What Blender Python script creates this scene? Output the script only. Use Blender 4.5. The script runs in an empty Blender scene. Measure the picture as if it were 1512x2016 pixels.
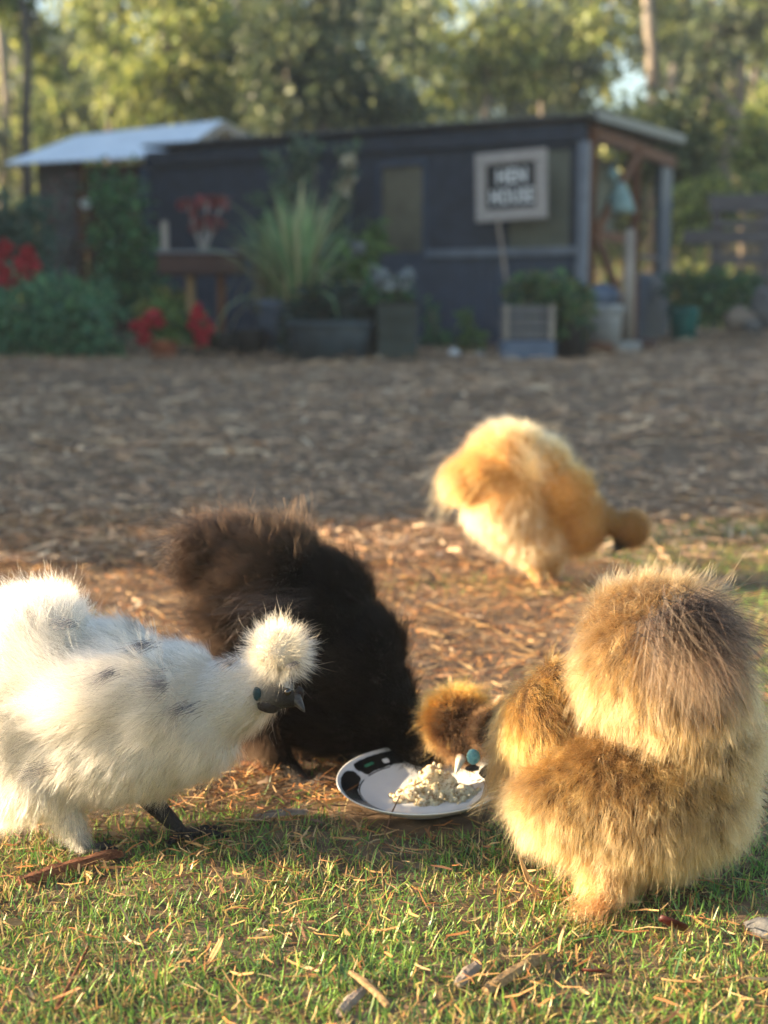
import bpy, math, random
import numpy as np
from mathutils import Vector, Matrix, kdtree

scene = bpy.context.scene
C = scene.collection
R = math.radians
rng = np.random.default_rng(7)
random.seed(7)

# ------------------------------------------------------------------ camera, sky, sun, exposure
TILT, FPX = R(8.2), 2700.0
EYE = Vector((0.0, 0.0, 0.6))
cam_d = bpy.data.cameras.new('camera')
cam = bpy.data.objects.new('camera', cam_d)
C.objects.link(cam)
cam.location = EYE
cam.rotation_euler = (R(90) - TILT, 0, 0)
cam_d.sensor_fit = 'VERTICAL'
cam_d.sensor_height = 24.0
cam_d.sensor_width = 18.0
cam_d.lens = 24.0 * FPX / 2016.0
cam_d.clip_start = 0.05
cam_d.clip_end = 1000
cam_d.dof.use_dof = True
cam_d.dof.focus_distance = 1.44
cam_d.dof.aperture_fstop = 2.7
cam_d.dof.aperture_blades = 0
scene.camera = cam

SUN_EL, SUN_BEHIND = R(15), R(0.5)
S = Vector((-math.cos(SUN_EL) * math.cos(SUN_BEHIND), -math.cos(SUN_EL) * math.sin(SUN_BEHIND), math.sin(SUN_EL)))
world = bpy.data.worlds.new('World')
scene.world = world
world.use_nodes = True
wn = world.node_tree
bg = wn.nodes['Background']
sky = wn.nodes.new('ShaderNodeTexSky')
sky.sky_type = 'NISHITA'
sky.sun_disc = False
sky.sun_elevation = SUN_EL
sky.sun_rotation = math.atan2(S.x, S.y)
sky.altitude = 50
sky.air_density = 1.2
sky.dust_density = 1.0
wn.links.new(sky.outputs[0], bg.inputs[0])
bg.inputs[1].default_value = 0.075
sun_d = bpy.data.lights.new('sun', 'SUN')
sun = bpy.data.objects.new('sun', sun_d)
C.objects.link(sun)
sun_d.energy = 5.0
sun_d.angle = R(0.5)
sun_d.color = (1.0, 0.76, 0.48)
sun.rotation_euler = S.to_track_quat('Z', 'Y').to_euler()

vs = scene.view_settings
vs.view_transform = 'Standard'
vs.look = 'None'
vs.gamma = 1
vs.use_curve_mapping = False
vs.exposure = 2.35
cy = scene.cycles
cy.use_denoising = True
cy.max_bounces = 10
cy.transparent_max_bounces = 8
cy.sample_clamp_indirect = 6.0


# ------------------------------------------------------------------ helpers
def P(u, v, Y):
    """point at depth Y on the sight line through a photograph pixel"""
    a, b = (u - 756) / FPX, (1008 - v) / FPX
    ct, st = math.cos(TILT), math.sin(TILT)
    d = (a, ct + b * st, -st + b * ct)
    k = Y / d[1]
    return Vector((d[0] * k, Y, EYE.z + d[2] * k))


def sstep(a, b, x):
    t = np.clip((np.asarray(x, float) - a) / (b - a), 0, 1)
    return t * t * (3 - 2 * t)


def wav(x, y, f, s=0.0):
    return (np.sin(x * f * 1.3 + y * f * 0.7 + s) + np.sin(x * f * -0.8 + y * f * 1.9 + s * 2.1) + np.sin(x * f * 2.3 + y * f * -1.1 + s * 0.7)) / 3


def G(x, y):
    """terrain height"""
    x, y = np.asarray(x, float), np.asarray(y, float)
    z = 0.030 * np.maximum(y - 3, 0)
    z = z + 0.10 * np.maximum(y - 17.5, 0) * sstep(17.5, 24, y)
    z = z + 0.004 * wav(x, y, 9) * sstep(0.8, 1.2, y) + 0.012 * wav(x, y, 3.1, 1.0) * sstep(2.2, 5, y)
    z = z + 0.02 * wav(x, y, 1.6, 2.0) * sstep(5, 8, y)
    return z


def ground_pt(u, v):
    """where the sight line through a pixel meets the terrain"""
    lo, hi = 0.8, 40.0
    Y = 0.8
    while Y < 40:
        p = P(u, v, Y)
        if p.z <= float(G(p.x, p.y)):
            break
        Y += 0.01 if Y < 5 else 0.05
    p = P(u, v, Y)
    p.z = float(G(p.x, p.y))
    return p


def link(name, data, parent=None):
    o = bpy.data.objects.new(name, data)
    C.objects.link(o)
    if parent is not None:
        o.parent = parent
        o.matrix_parent_inverse = Matrix.Translation(-parent.location) if parent.type == 'EMPTY' else Matrix.Identity(4)
    return o


def tag(o, label, cat, group=None):
    o['label'] = label
    o['category'] = cat
    if group:
        o['group'] = group
    return o


def thing(name, loc, label, cat, group=None):
    o = bpy.data.objects.new(name, None)
    C.objects.link(o)
    o.location = loc
    o.empty_display_size = 0.05
    return tag(o, label, cat, group)


def np_mesh(name, V, F, col=None, smooth=False):
    """V (n,3), F (m,k) one face size; col (n,3) point colours"""
    me = bpy.data.meshes.new(name)
    V = np.ascontiguousarray(V, np.float32)
    F = np.ascontiguousarray(F, np.int32)
    m, k = F.shape
    me.vertices.add(len(V))
    me.vertices.foreach_set('co', V.ravel())
    me.loops.add(m * k)
    me.loops.foreach_set('vertex_index', F.ravel())
    me.polygons.add(m)
    me.polygons.foreach_set('loop_start', np.arange(0, m * k, k, dtype=np.int32))
    if smooth:
        me.polygons.foreach_set('use_smooth', np.ones(m, bool))
    me.update(calc_edges=True)
    if col is not None:
        a = me.attributes.new('tint', 'FLOAT_COLOR', 'POINT')
        c4 = np.ones((len(V), 4), np.float32)
        c4[:, :3] = col
        a.data.foreach_set('color', c4.ravel())
    return me


def strips(name, mid, side, width, col, mat, parent=None, kind=None, smooth=True):
    """n ribbons: mid (n,R,3) centre lines, side (n,3) width direction, width (n,R), col (n,3) or (n,R,3)"""
    n, r, _ = mid.shape
    off = side[:, None, :] * width[:, :, None] * 0.5
    V = np.stack([mid - off, mid + off], 2).reshape(n * r * 2, 3)
    base = (np.arange(n) * r * 2)[:, None, None] + (np.arange(r - 1) * 2)[None, :, None]
    F = (base + np.array([0, 1, 3, 2])[None, None, :]).reshape(-1, 4)
    if col.ndim == 2:
        col = np.repeat(col[:, None, :], r, 1)
    cc = np.repeat(col[:, :, None, :], 2, 2).reshape(-1, 3)
    o = link(name, np_mesh(name, V, F, cc, smooth), parent)
    o.data.materials.append(mat)
    if kind:
        o['kind'] = kind
    return o


def unit(a):
    return a / np.maximum(np.linalg.norm(a, axis=-1, keepdims=True), 1e-9)


class MB:
    """collects shapes, builds ONE mesh object"""

    def __init__(s):
        s.v, s.f = [], []

    def add(s, v, f):
        b = len(s.v)
        s.v += [tuple(p) for p in v]
        s.f += [tuple(b + i for i in q) for q in f]
        return s

    def box(s, c, size, rz=0.0, rot=None):
        m = rot if rot is not None else Matrix.Rotation(rz, 3, 'Z')
        hx, hy, hz = [d / 2 for d in size]
        c = Vector(c)
        pts = [c + m @ Vector((x, y, z)) for x in (-hx, hx) for y in (-hy, hy) for z in (-hz, hz)]
        return s.add(pts, [(0, 1, 3, 2), (4, 6, 7, 5), (0, 4, 5, 1), (2, 3, 7, 6), (0, 2, 6, 4), (1, 5, 7, 3)])

    def beam(s, p, q, w, h):
        p, q = Vector(p), Vector(q)
        x = (q - p).normalized()
        up = Vector((0, 0, 1)) if abs(x.z) < 0.9 else Vector((0, 1, 0))
        y = up.cross(x).normalized()
        z = x.cross(y)
        m = Matrix((x, y, z)).transposed()
        return s.box((p + q) / 2, ((q - p).length, w, h), rot=m)

    def tube(s, pts, rad, n=8, wob=0.0, seed=0):
        rr = random.Random(seed)
        pts = [Vector(p) for p in pts]
        rings = []
        ref = Vector((0.31, 0.77, 0.2)).normalized()
        for i, p in enumerate(pts):
            d = (pts[min(i + 1, len(pts) - 1)] - pts[max(i - 1, 0)]).normalized()
            a = d.cross(ref)
            if a.length < 0.1:
                a = d.cross(Vector((1, 0, 0)))
            a.normalize()
            b = d.cross(a)
            rad_i = rad[i] if hasattr(rad, '__len__') else rad
            rings.append([p + (a * math.cos(t * 2 * math.pi / n) + b * math.sin(t * 2 * math.pi / n)) * rad_i * (1 + wob * rr.uniform(-1, 1)) for t in range(n)])
        v = [q for r_ in rings for q in r_]
        f = []
        for i in range(len(pts) - 1):
            for t in range(n):
                f.append((i * n + t, i * n + (t + 1) % n, (i + 1) * n + (t + 1) % n, (i + 1) * n + t))
        f.append(tuple(range(n))[::-1])
        f.append(tuple((len(pts) - 1) * n + t for t in range(n)))
        return s.add(v, f)

    def lathe(s, prof, c=(0, 0, 0), n=32, closed=False):
        c = Vector(c)
        v = [c + Vector((r_ * math.cos(t * 2 * math.pi / n), r_ * math.sin(t * 2 * math.pi / n), z)) for r_, z in prof for t in range(n)]
        f = []
        k = len(prof)
        for i in range(k if closed else k - 1):
            j = (i + 1) % k
            for t in range(n):
                f.append((i * n + t, i * n + (t + 1) % n, j * n + (t + 1) % n, j * n + t))
        if not closed:
            if prof[0][0] > 1e-4:
                f.append(tuple(range(n))[::-1])
            if prof[-1][0] > 1e-4:
                f.append(tuple((k - 1) * n + t for t in range(n)))
        return s.add(v, f)

    def blob(s, c, rad, rot=None, seed=0, amp=0.2, sub=16, freq=1.0):
        rr = random.Random(seed)
        ph = [rr.uniform(0, 6) for _ in range(9)]
        c = Vector(c)
        m = rot if rot is not None else Matrix.Identity(3)
        v, f = [], []
        nu, nv = sub * 2, sub
        for i in range(nv + 1):
            for j in range(nu):
                th, p = math.pi * i / nv, 2 * math.pi * j / nu
                d = Vector((math.sin(th) * math.cos(p), math.sin(th) * math.sin(p), math.cos(th)))
                k = 1 + amp * (math.sin(3 * freq * d.x + ph[0]) * math.sin(3 * freq * d.y + ph[1]) + 0.6 * math.sin(6 * freq * d.z + ph[2]) * math.sin(5 * freq * d.x + ph[3]) + 0.4 * math.sin(9 * freq * d.y + ph[4]) * math.sin(8 * freq * d.z + ph[5]))
                v.append(c + m @ Vector((d.x * rad[0] * k, d.y * rad[1] * k, d.z * rad[2] * k)))
        for i in range(nv):
            for j in range(nu):
                f.append((i * nu + j, (i + 1) * nu + j, (i + 1) * nu + (j + 1) % nu, i * nu + (j + 1) % nu))
        return s.add(v, f)

    def build(s, name, mat, parent=None, smooth=False, bevel=0.0):
        me = bpy.data.meshes.new(name)
        me.from_pydata(s.v, [], s.f)
        me.materials.append(mat)
        if smooth:
            me.polygons.foreach_set('use_smooth', [True] * len(me.polygons))
        o = link(name, me, parent)
        if bevel:
            b = o.modifiers.new('bevel', 'BEVEL')
            b.width = bevel
            b.segments = 2
            b.limit_method = 'ANGLE'
        return o


def noise_mat(name, c1, c2, scale=20, rough=0.8, c3=None, bump=0.0, stretch=(1, 1, 1), metal=0.0, spec=0.3, obj=True, sss=0.0):
    m = bpy.data.materials.new(name)
    m.use_nodes = True
    t = m.node_tree
    b = t.nodes['Principled BSDF']
    tc = t.nodes.new('ShaderNodeTexCoord')
    mp = t.nodes.new('ShaderNodeMapping')
    mp.inputs['Scale'].default_value = stretch
    t.links.new(tc.outputs['Object'], mp.inputs[0])
    nz = t.nodes.new('ShaderNodeTexNoise')
    nz.inputs['Scale'].default_value = scale
    nz.inputs['Detail'].default_value = 6
    nz.inputs['Roughness'].default_value = 0.65
    t.links.new(mp.outputs[0], nz.inputs['Vector'])
    cr = t.nodes.new('ShaderNodeValToRGB')
    e = cr.color_ramp.elements
    e[0].position, e[1].position = 0.33, 0.68
    e[0].color, e[1].color = (*c1, 1), (*c2, 1)
    if c3:
        x = e.new(0.5)
        x.color = (*c3, 1)
    t.links.new(nz.outputs['Fac'], cr.inputs[0])
    t.links.new(cr.outputs[0], b.inputs['Base Color'])
    b.inputs['Roughness'].default_value = rough
    b.inputs['Metallic'].default_value = metal
    b.inputs['Specular IOR Level'].default_value = spec
    if sss:
        b.inputs['Subsurface Weight'].default_value = sss
        b.inputs['Subsurface Radius'].default_value = (0.012, 0.009, 0.006)
        b.inputs['Subsurface Scale'].default_value = 1.0
    if bump:
        bp = t.nodes.new('ShaderNodeBump')
        bp.inputs['Strength'].default_value = bump
        bp.inputs['Distance'].default_value = 0.01
        t.links.new(nz.outputs['Fac'], bp.inputs['Height'])
        t.links.new(bp.outputs[0], b.inputs['Normal'])
    return m


def leaf_mat(name, trans=0.35, rough=0.5, spec=0.4):
    """reads the per-leaf tint; lets light through"""
    m = bpy.data.materials.new(name)
    m.use_nodes = True
    t = m.node_tree
    b = t.nodes['Principled BSDF']
    at = t.nodes.new('ShaderNodeAttribute')
    at.attribute_name = 'tint'
    t.links.new(at.outputs['Color'], b.inputs['Base Color'])
    b.inputs['Roughness'].default_value = rough
    b.inputs['Specular IOR Level'].default_value = spec
    tr = t.nodes.new('ShaderNodeBsdfTranslucent')
    t.links.new(at.outputs['Color'], tr.inputs[0])
    mx = t.nodes.new('ShaderNodeMixShader')
    mx.inputs[0].default_value = trans
    t.links.new(b.outputs[0], mx.inputs[1])
    t.links.new(tr.outputs[0], mx.inputs[2])
    t.links.new(mx.outputs[0], t.nodes['Material Output'].inputs[0])
    return m


M_LEAF = leaf_mat('leaf', 0.4)
M_GRASS = leaf_mat('grass_blade', 0.35, 0.42, 0.5)
M_STRAW = leaf_mat('straw_fibre', 0.12, 0.6, 0.3)
M_PETAL = leaf_mat('petal', 0.3, 0.6, 0.2)
M_SKIN = leaf_mat('bird_skin', 0.0, 0.6, 0.12)
_t = M_SKIN.node_tree
_n, _b = _t.nodes.new('ShaderNodeTexVoronoi'), _t.nodes.new('ShaderNodeBump')
_n.inputs['Scale'].default_value = 380
_c = _t.nodes.new('ShaderNodeTexCoord')
_t.links.new(_c.outputs['Object'], _n.inputs['Vector'])
_b.inputs['Strength'].default_value = 0.7
_b.inputs['Distance'].default_value = 0.0015
_t.links.new(_n.outputs['Distance'], _b.inputs['Height'])
_t.links.new(_b.outputs[0], _t.nodes['Principled BSDF'].inputs['Normal'])


def fur_mat(name, rough=0.45, rrough=0.7, ior=1.42):
    m = bpy.data.materials.new(name)
    m.use_nodes = True
    t = m.node_tree
    t.nodes.remove(t.nodes['Principled BSDF'])
    a0 = t.nodes.new('ShaderNodeAttribute')
    a0.attribute_name = 'root_tint'
    a1 = t.nodes.new('ShaderNodeAttribute')
    a1.attribute_name = 'tip_tint'
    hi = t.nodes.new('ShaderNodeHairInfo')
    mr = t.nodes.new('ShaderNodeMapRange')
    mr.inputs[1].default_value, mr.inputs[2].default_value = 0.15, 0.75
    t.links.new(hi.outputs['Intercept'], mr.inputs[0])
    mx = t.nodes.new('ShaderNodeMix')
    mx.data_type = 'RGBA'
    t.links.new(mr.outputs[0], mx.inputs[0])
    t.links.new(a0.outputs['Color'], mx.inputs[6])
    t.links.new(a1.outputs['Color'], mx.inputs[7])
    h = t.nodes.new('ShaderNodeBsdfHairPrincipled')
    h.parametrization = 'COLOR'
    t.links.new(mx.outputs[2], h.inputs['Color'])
    h.inputs['Roughness'].default_value = rough
    h.inputs['Radial Roughness'].default_value = rrough
    h.inputs['Random Roughness'].default_value = 0.2
    h.inputs['IOR'].default_value = ior
    t.links.new(h.outputs[0], t.nodes['Material Output'].inputs[0])
    return m


M_FUR = fur_mat('feather_down')
M_FUR_BLACK = fur_mat('black_down', 0.5, 0.8, 1.12)


# ------------------------------------------------------------------ ground
def ground_sheet():
    xs = np.unique(np.concatenate([np.arange(-2, 2.001, 0.025), np.arange(-9, 9.001, 0.25), np.arange(-60, 60.01, 4), [-400, -150, 150, 400]]).round(4))
    ys = np.unique(np.concatenate([np.arange(0.6, 5, 0.025), np.arange(5, 18, 0.15), np.arange(18, 60, 1.0), [-200, -50, -10, -3, 0, 80, 120, 200, 400]]).round(4))
    X, Y = np.meshgrid(xs, ys)
    Z = G(X, np.minimum(Y, 60))
    V = np.stack([X, Y, Z], -1).reshape(-1, 3)
    nx = len(xs)
    i = (np.arange(len(ys) - 1)[:, None] * nx + np.arange(nx - 1)[None, :]).ravel()
    F = np.stack([i, i + 1, i + 1 + nx, i + nx], 1)
    mat = noise_mat('soil', (0.055, 0.036, 0.023), (0.26, 0.175, 0.11), 14, 0.95, (0.13, 0.088, 0.056), 0.6)
    o = link('ground', np_mesh('ground', V, F, None, True))
    o.data.materials.append(mat)
    o['kind'] = 'structure'


ground_sheet()


def grassiness(x, y):
    n = 0.5 + 0.5 * wav(x, y, 6.0, 3.0)
    g = sstep(1.72, 1.45, y)
    g = np.maximum(g, 0.16 * sstep(2.35, 1.8, y) * n)
    e1 = ((x - 1.15) / 0.75) ** 2 + ((y - 3.45) / 0.42) ** 2
    g = np.maximum(g, 0.85 * sstep(1.3, 0.6, e1))
    g = np.maximum(g, 0.8 * sstep(0.40, 0.60, x + 0.05 * n) * sstep(3.2, 2.8, y))
    e2 = ((x + 0.62) / 0.16) ** 2 + ((y - 2.55) / 0.2) ** 2
    g = np.maximum(g, 0.25 * sstep(1.2, 0.5, e2))
    e3 = ((x - 0.25) / 0.3) ** 2 + ((y - 3.0) / 0.12) ** 2
    return np.maximum(g, 0.25 * sstep(1.3, 0.5, e3))


PLATE_C = ground_pt(832, 1592)
FEET = [(ground_pt(u, v), r_) for u, v, r_ in ((604, 1549, 0.03), (690, 1498, 0.025), (368, 1652, 0.028), (180, 1680, 0.02), (1168, 1792, 0.02), (1066, 1158, 0.03))]


def keep_in_view(x, y, margin=0.45):
    on_plate = (x - PLATE_C.x) ** 2 + (y - PLATE_C.y) ** 2 < 0.098 ** 2
    for c_, r_ in FEET:          # trodden down round each foot
        on_plate = on_plate | ((x - c_.x) ** 2 + (y - c_.y) ** 2 < r_ ** 2 * rng.uniform(0.3, 1.0, len(x)))
    return (np.abs(x) < 0.29 * y + margin) & ~on_plate


def pick(pal, n, w=None):
    pal = np.array(pal)
    c = pal[rng.choice(len(pal), n, p=w)]
    return c * rng.uniform(0.7, 1.3, (n, 1))


def make_grass():
    n = 900000
    x = rng.uniform(-1.7, 2.3, n)
    y = rng.uniform(0.9, 4.1, n) if False else 0.9 + 3.2 * rng.uniform(0, 1, n) ** 1.7
    k = keep_in_view(x, y) & (rng.uniform(0, 1, n) < grassiness(x, y) * (0.35 + 0.75 * (0.5 + 0.5 * wav(x, y, 17.0))))
    x, y = x[k], y[k]
    n = len(x)
    az = rng.uniform(0, 2 * np.pi, n)
    L = rng.gamma(4.0, 0.0025, n) + 0.005
    L *= np.where(rng.uniform(0, 1, n) < 0.012, 2.2, 1.0)
    lean = np.clip(rng.normal(0.9, 0.38, n), 0.05, 1.4)
    d = np.stack([np.cos(az), np.sin(az), np.zeros(n)], 1)
    p = np.stack([x, y, G(x, y) - 0.002], 1)
    ts = np.array([0, 0.35, 0.7, 1.0])
    curl = rng.normal(0.15, 0.3, n)
    mid = np.zeros((n, 4, 3))
    for i, t in enumerate(ts):
        a = lean + curl * t
        mid[:, i] = p + (d * np.sin(a)[:, None] + np.array([0, 0, 1.0]) * np.abs(np.cos(a))[:, None]) * (L * t)[:, None]
    side = unit(np.stack([-np.sin(az), np.cos(az), rng.normal(0, 0.4, n)], 1))
    w = (0.0009 + 0.0012 * rng.uniform(0, 1, n))[:, None] * np.array([0.9, 1.0, 0.75, 0.08])[None]
    dry = rng.uniform(0, 1, n) < 0.26 + 0.2 * wav(x, y, 8.0, 5)
    green = pick([(0.19, 0.36, 0.06), (0.13, 0.28, 0.055), (0.28, 0.42, 0.08), (0.10, 0.20, 0.07)], n)
    straw = pick([(0.50, 0.37, 0.15), (0.58, 0.43, 0.21), (0.42, 0.23, 0.09), (0.52, 0.40, 0.13)], n)
    c = np.where(dry[:, None], straw, green)
    col = np.repeat(c[:, None, :], 4, 1)
    tipdry = (rng.uniform(0, 1, n) < 0.3)[:, None]
    col[:, 3] = np.where(tipdry, straw, c)
    strips('grass', mid, side, w, col, M_GRASS, kind='stuff')


def make_straw():
    mids, sides, ws, cols = [], [], [], []

    def lay(n, xr, yr, yp, lmin, lmax, wmin, wmax, pal, w, dens, tilt, margin, hump=0.01):
        x = rng.uniform(*xr, n)
        y = yr[0] + (yr[1] - yr[0]) * rng.uniform(0, 1, n) ** yp
        k = keep_in_view(x, y, margin) & (rng.uniform(0, 1, n) < dens(x, y))
        x, y = x[k], y[k]
        n = len(x)
        az = rng.uniform(0, 2 * np.pi, n)
        L = lmin + (lmax - lmin) * rng.beta(1.2, 3.5, n)
        el = rng.normal(0, tilt, n)
        bend = rng.normal(0, 0.25, n)
        d0 = np.stack([np.cos(az - bend) * np.cos(el), np.sin(az - bend) * np.cos(el), np.sin(el)], 1)
        d1 = np.stack([np.cos(az + bend) * np.cos(el), np.sin(az + bend) * np.cos(el), np.sin(el) * 0.6], 1)
        z = G(x, y) + 0.002 + np.abs(np.sin(el)) * L * 0.42 + rng.uniform(0, hump, n)
        c = np.stack([x, y, z], 1)
        mids.append(np.stack([c - d0 * L[:, None] / 2, c, c + d1 * L[:, None] / 2], 1))
        sd = np.stack([-np.sin(az), np.cos(az), rng.normal(0, 0.5, n)], 1)
        sides.append(unit(sd))
        ws.append((wmin + (wmax - wmin) * rng.uniform(0, 1, n) ** 2.2)[:, None] * np.array([0.7, 1, 0.5])[None])
        cols.append(pick(pal, n, w))

    gold = [(0.44, 0.25, 0.095), (0.32, 0.145, 0.055), (0.56, 0.38, 0.19), (0.13, 0.065, 0.035), (0.40, 0.17, 0.055)]
    grey = [(0.62, 0.42, 0.26), (0.44, 0.28, 0.17), (0.74, 0.56, 0.37), (0.16, 0.105, 0.07), (0.52, 0.30, 0.165)]
    # among the grass near the plate
    lay(16000, (-1.1, 1.1), (0.95, 1.75), 1.0, 0.008, 0.06, 0.001, 0.0035, gold, [0.35, 0.2, 0.25, 0.1, 0.1], lambda x, y: 0.35 + 0.5 * sstep(1.3, 1.7, y) + 0.25 * wav(x, y, 11), 0.25, 0.4, 0.016)
    # sunlit straw belt
    lay(60000, (-1.6, 1.6), (1.5, 3.9), 1.0, 0.012, 0.085, 0.001, 0.0042, gold, [0.26, 0.27, 0.17, 0.2, 0.10], lambda x, y: 1.0 - 0.8 * (grassiness(x, y) > 0.5), 0.22, 0.5, 0.018)
    # bark and wood chips
    lay(2600, (-1.6, 1.6), (1.5, 5.0), 1.0, 0.015, 0.06, 0.004, 0.011, grey, [0.25, 0.25, 0.15, 0.15, 0.2], lambda x, y: 0.7 + 0 * x, 0.25, 0.6, 0.014)
    # mulch yard up to the hen house
    lay(170000, (-5, 5), (3.2, 16.5), 1.5, 0.02, 0.11, 0.0018, 0.009, grey, [0.3, 0.22, 0.18, 0.16, 0.14], lambda x, y: 0.55 + 0.45 * wav(x, y * 1.6, 2.3, 1.0) + 0.2, 0.16, 0.8, 0.03)
    lay(16000, (-6, 6), (5, 17), 1.2, 0.08, 0.3, 0.006, 0.02, grey, [0.35, 0.2, 0.25, 0.1, 0.1], lambda x, y: 0.5 + 0.5 * wav(x, y, 1.7, 4.0), 0.14, 0.8, 0.05)
    strips('straw_mulch', np.concatenate(mids), np.concatenate(sides), np.concatenate(ws), np.concatenate(cols), M_STRAW, kind='stuff')


make_grass()
make_straw()


# ------------------------------------------------------------------ hens
class Hen:
    """blobs given by photograph pixel, depth and pixel radii; one voxel-joined body, feather strands grown on it"""

    def __init__(s, name, label, Y, foot, regions):
        s.Y, s.reg = Y, regions
        s.root = thing(name, ground_pt(*foot), label, 'hen')
        s.name = name
        s.blobs = []
        s.fur_material = M_FUR

    def b(s, region, u, v, dy, ru, rv=None, rd=None, ang=0.0):
        rv = rv or ru
        rd = rd or min(ru, rv)
        Y = s.Y + dy
        k = Y / FPX
        rot = np.array(Matrix.Rotation(-R(ang), 3, 'Y'))     # ang: clockwise in the picture
        s.blobs.append((np.array(P(u, v, Y)), np.array([ru * k, rd * k, rv * k]), rot, region))

    def limb(s, region, pts, n=10):
        pts = np.array(pts, float)
        seg = np.linspace(0, len(pts) - 1, n * (len(pts) - 1) + 1)
        for t in seg:
            i = min(int(t), len(pts) - 2)
            q = pts[i] + (pts[i + 1] - pts[i]) * (t - i)
            s.b(region, q[0], q[1], q[2], q[3])

    def sdf(s, X):
        D = np.empty((len(X), len(s.blobs)))
        for i, (c, r, rot, _) in enumerate(s.blobs):
            q = (X - c) @ rot
            D[:, i] = (np.linalg.norm(q / r, axis=1) - 1) * r.min()
        return D

    def body(s, voxel=0.004, smooth=6):
        import bmesh
        bm = bmesh.new()
        for c, r, rot, _ in s.blobs:
            m = Matrix.Translation(Vector(c)) @ Matrix(rot.tolist()).to_4x4() @ Matrix.Diagonal((*r.tolist(), 1.0))
            bmesh.ops.create_icosphere(bm, subdivisions=3 if r.max() > 0.03 else 2, radius=1.0, matrix=m)
        me = bpy.data.meshes.new('tmp')
        bm.to_mesh(me)
        bm.free()
        o = link('tmp', me)
        md = o.modifiers.new('r', 'REMESH')
        md.mode = 'VOXEL'
        md.voxel_size = voxel
        sm = o.modifiers.new('s', 'SMOOTH')
        sm.factor = 0.5
        sm.iterations = smooth
        dg = bpy.context.evaluated_depsgraph_get()
        out = bpy.data.meshes.new_from_object(o.evaluated_get(dg))
        bpy.data.objects.remove(o)
        bpy.data.meshes.remove(me)
        nv = len(out.vertices)
        co = np.empty(nv * 3, np.float32)
        out.vertices.foreach_get('co', co)
        co = co.reshape(-1, 3).astype(float)
        W = s.weights(co)
        col = W @ np.array([s.reg[b[3]]['skin'] for b in s.blobs])
        a = out.attributes.new('tint', 'FLOAT_COLOR', 'POINT')
        c4 = np.ones((nv, 4), np.float32)
        c4[:, :3] = col
        a.data.foreach_set('color', c4.ravel())
        out.polygons.foreach_set('use_smooth', np.ones(len(out.polygons), bool))
        out.name = 'body'
        out.materials.clear()
        out.materials.append(M_SKIN)
        s.me = out
        s.body_o = link('body', out, s.root)

    def weights(s, X):
        D = s.sdf(X)
        d = D - D.min(1, keepdims=True)
        w = np.exp(-d / 0.006)
        return w / w.sum(1, keepdims=True)

    def fur(s, n, seed=1, per_clump=9, radius=0.00011, patches=(), name='plumage', pscale=1.6, lscale=1.0, cset=None, curlset=0.0, liftadd=0.0, bright=1.0):
        rg = np.random.default_rng(seed)
        me = s.me
        me.calc_loop_triangles()
        nt = len(me.loop_triangles)
        tri = np.empty(nt * 3, np.int32)
        me.loop_triangles.foreach_get('vertices', tri)
        tri = tri.reshape(-1, 3)
        co = np.empty(len(me.vertices) * 3, np.float32)
        me.vertices.foreach_get('co', co)
        co = co.reshape(-1, 3).astype(float)
        nr = np.empty(len(me.vertices) * 3, np.float32)
        me.vertices.foreach_get('normal', nr)
        nr = nr.reshape(-1, 3).astype(float)
        A = np.linalg.norm(np.cross(co[tri[:, 1]] - co[tri[:, 0]], co[tri[:, 2]] - co[tri[:, 0]]), axis=1)
        t = rg.choice(nt, n, p=A / A.sum())
        r1, r2 = np.sqrt(rg.uniform(0, 1, n)), rg.uniform(0, 1, n)
        bc = np.stack([1 - r1, r1 * (1 - r2), r1 * r2], 1)
        p = (co[tri[t]] * bc[:, :, None]).sum(1)
        nrm = unit((nr[tri[t]] * bc[:, :, None]).sum(1))
        W = s.weights(p)
        rl = [s.reg[b[3]] for b in s.blobs]
        g = lambda key, dflt=0.0: W @ np.array([np.asarray(q.get(key, dflt), float) for q in rl])
        L = g('L')
        keep = L > 0.003
        p, nrm, W, L = p[keep], nrm[keep], W[keep], L[keep]
        n = len(p)
        lift, flow, grav, clump, curl = g('lift', 0.5), g('flow', (0, 0, -1)), g('grav', 0.25), g('clump', 0.5), g('curl', 0.1)
        root, tip = g('root'), g('tip')
        L = L * lscale
        lift = lift + liftadd
        clump = clump if cset is None else clump * 0 + cset
        curl = curl + curlset
        root, tip = root * bright, tip * bright
        # clumps
        nc = max(8, n // per_clump)
        ci = rg.choice(n, nc, replace=False)
        kd = kdtree.KDTree(nc)
        for i, q in enumerate(p[ci]):
            kd.insert(q, i)
        kd.balance()
        own = np.array([kd.find(q)[1] for q in p])
        # direction
        ft = flow - nrm * (flow * nrm).sum(1, keepdims=True)
        fl = np.linalg.norm(flow, axis=1, keepdims=True)
        ft = unit(ft) * np.minimum(fl, 1)
        cj = rg.normal(0, 1, (nc, 3))
        cL = rg.uniform(0.7, 1.2, nc)
        cb = rg.normal(0, 1, nc)
        d0 = unit(nrm * lift[:, None] + ft * (1 - lift)[:, None] + cj[own] * 0.20 + rg.normal(0, 0.18, (n, 3)))
        L = L * cL[own] * rg.uniform(0.6, 1.15, n)
        wild = rg.uniform(0, 1, n) < 0.06
        L = np.where(wild, L * 1.3, L)
        bend = ft * 0.35 + np.array([0, 0, -1.0]) * grav[:, None] + cj[own][:, [1, 2, 0]] * (curl[:, None]) + rg.normal(0, 0.06, (n, 3)) + wild[:, None] * rg.normal(0, 0.25, (n, 3))
        ts = np.linspace(0, 1, 6)
        pos = np.zeros((n, 6, 3))
        for k, tt in enumerate(ts):
            pos[:, k] = p - nrm * 0.003 + (d0 * tt + bend * tt * tt * 0.6) * L[:, None]
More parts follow.
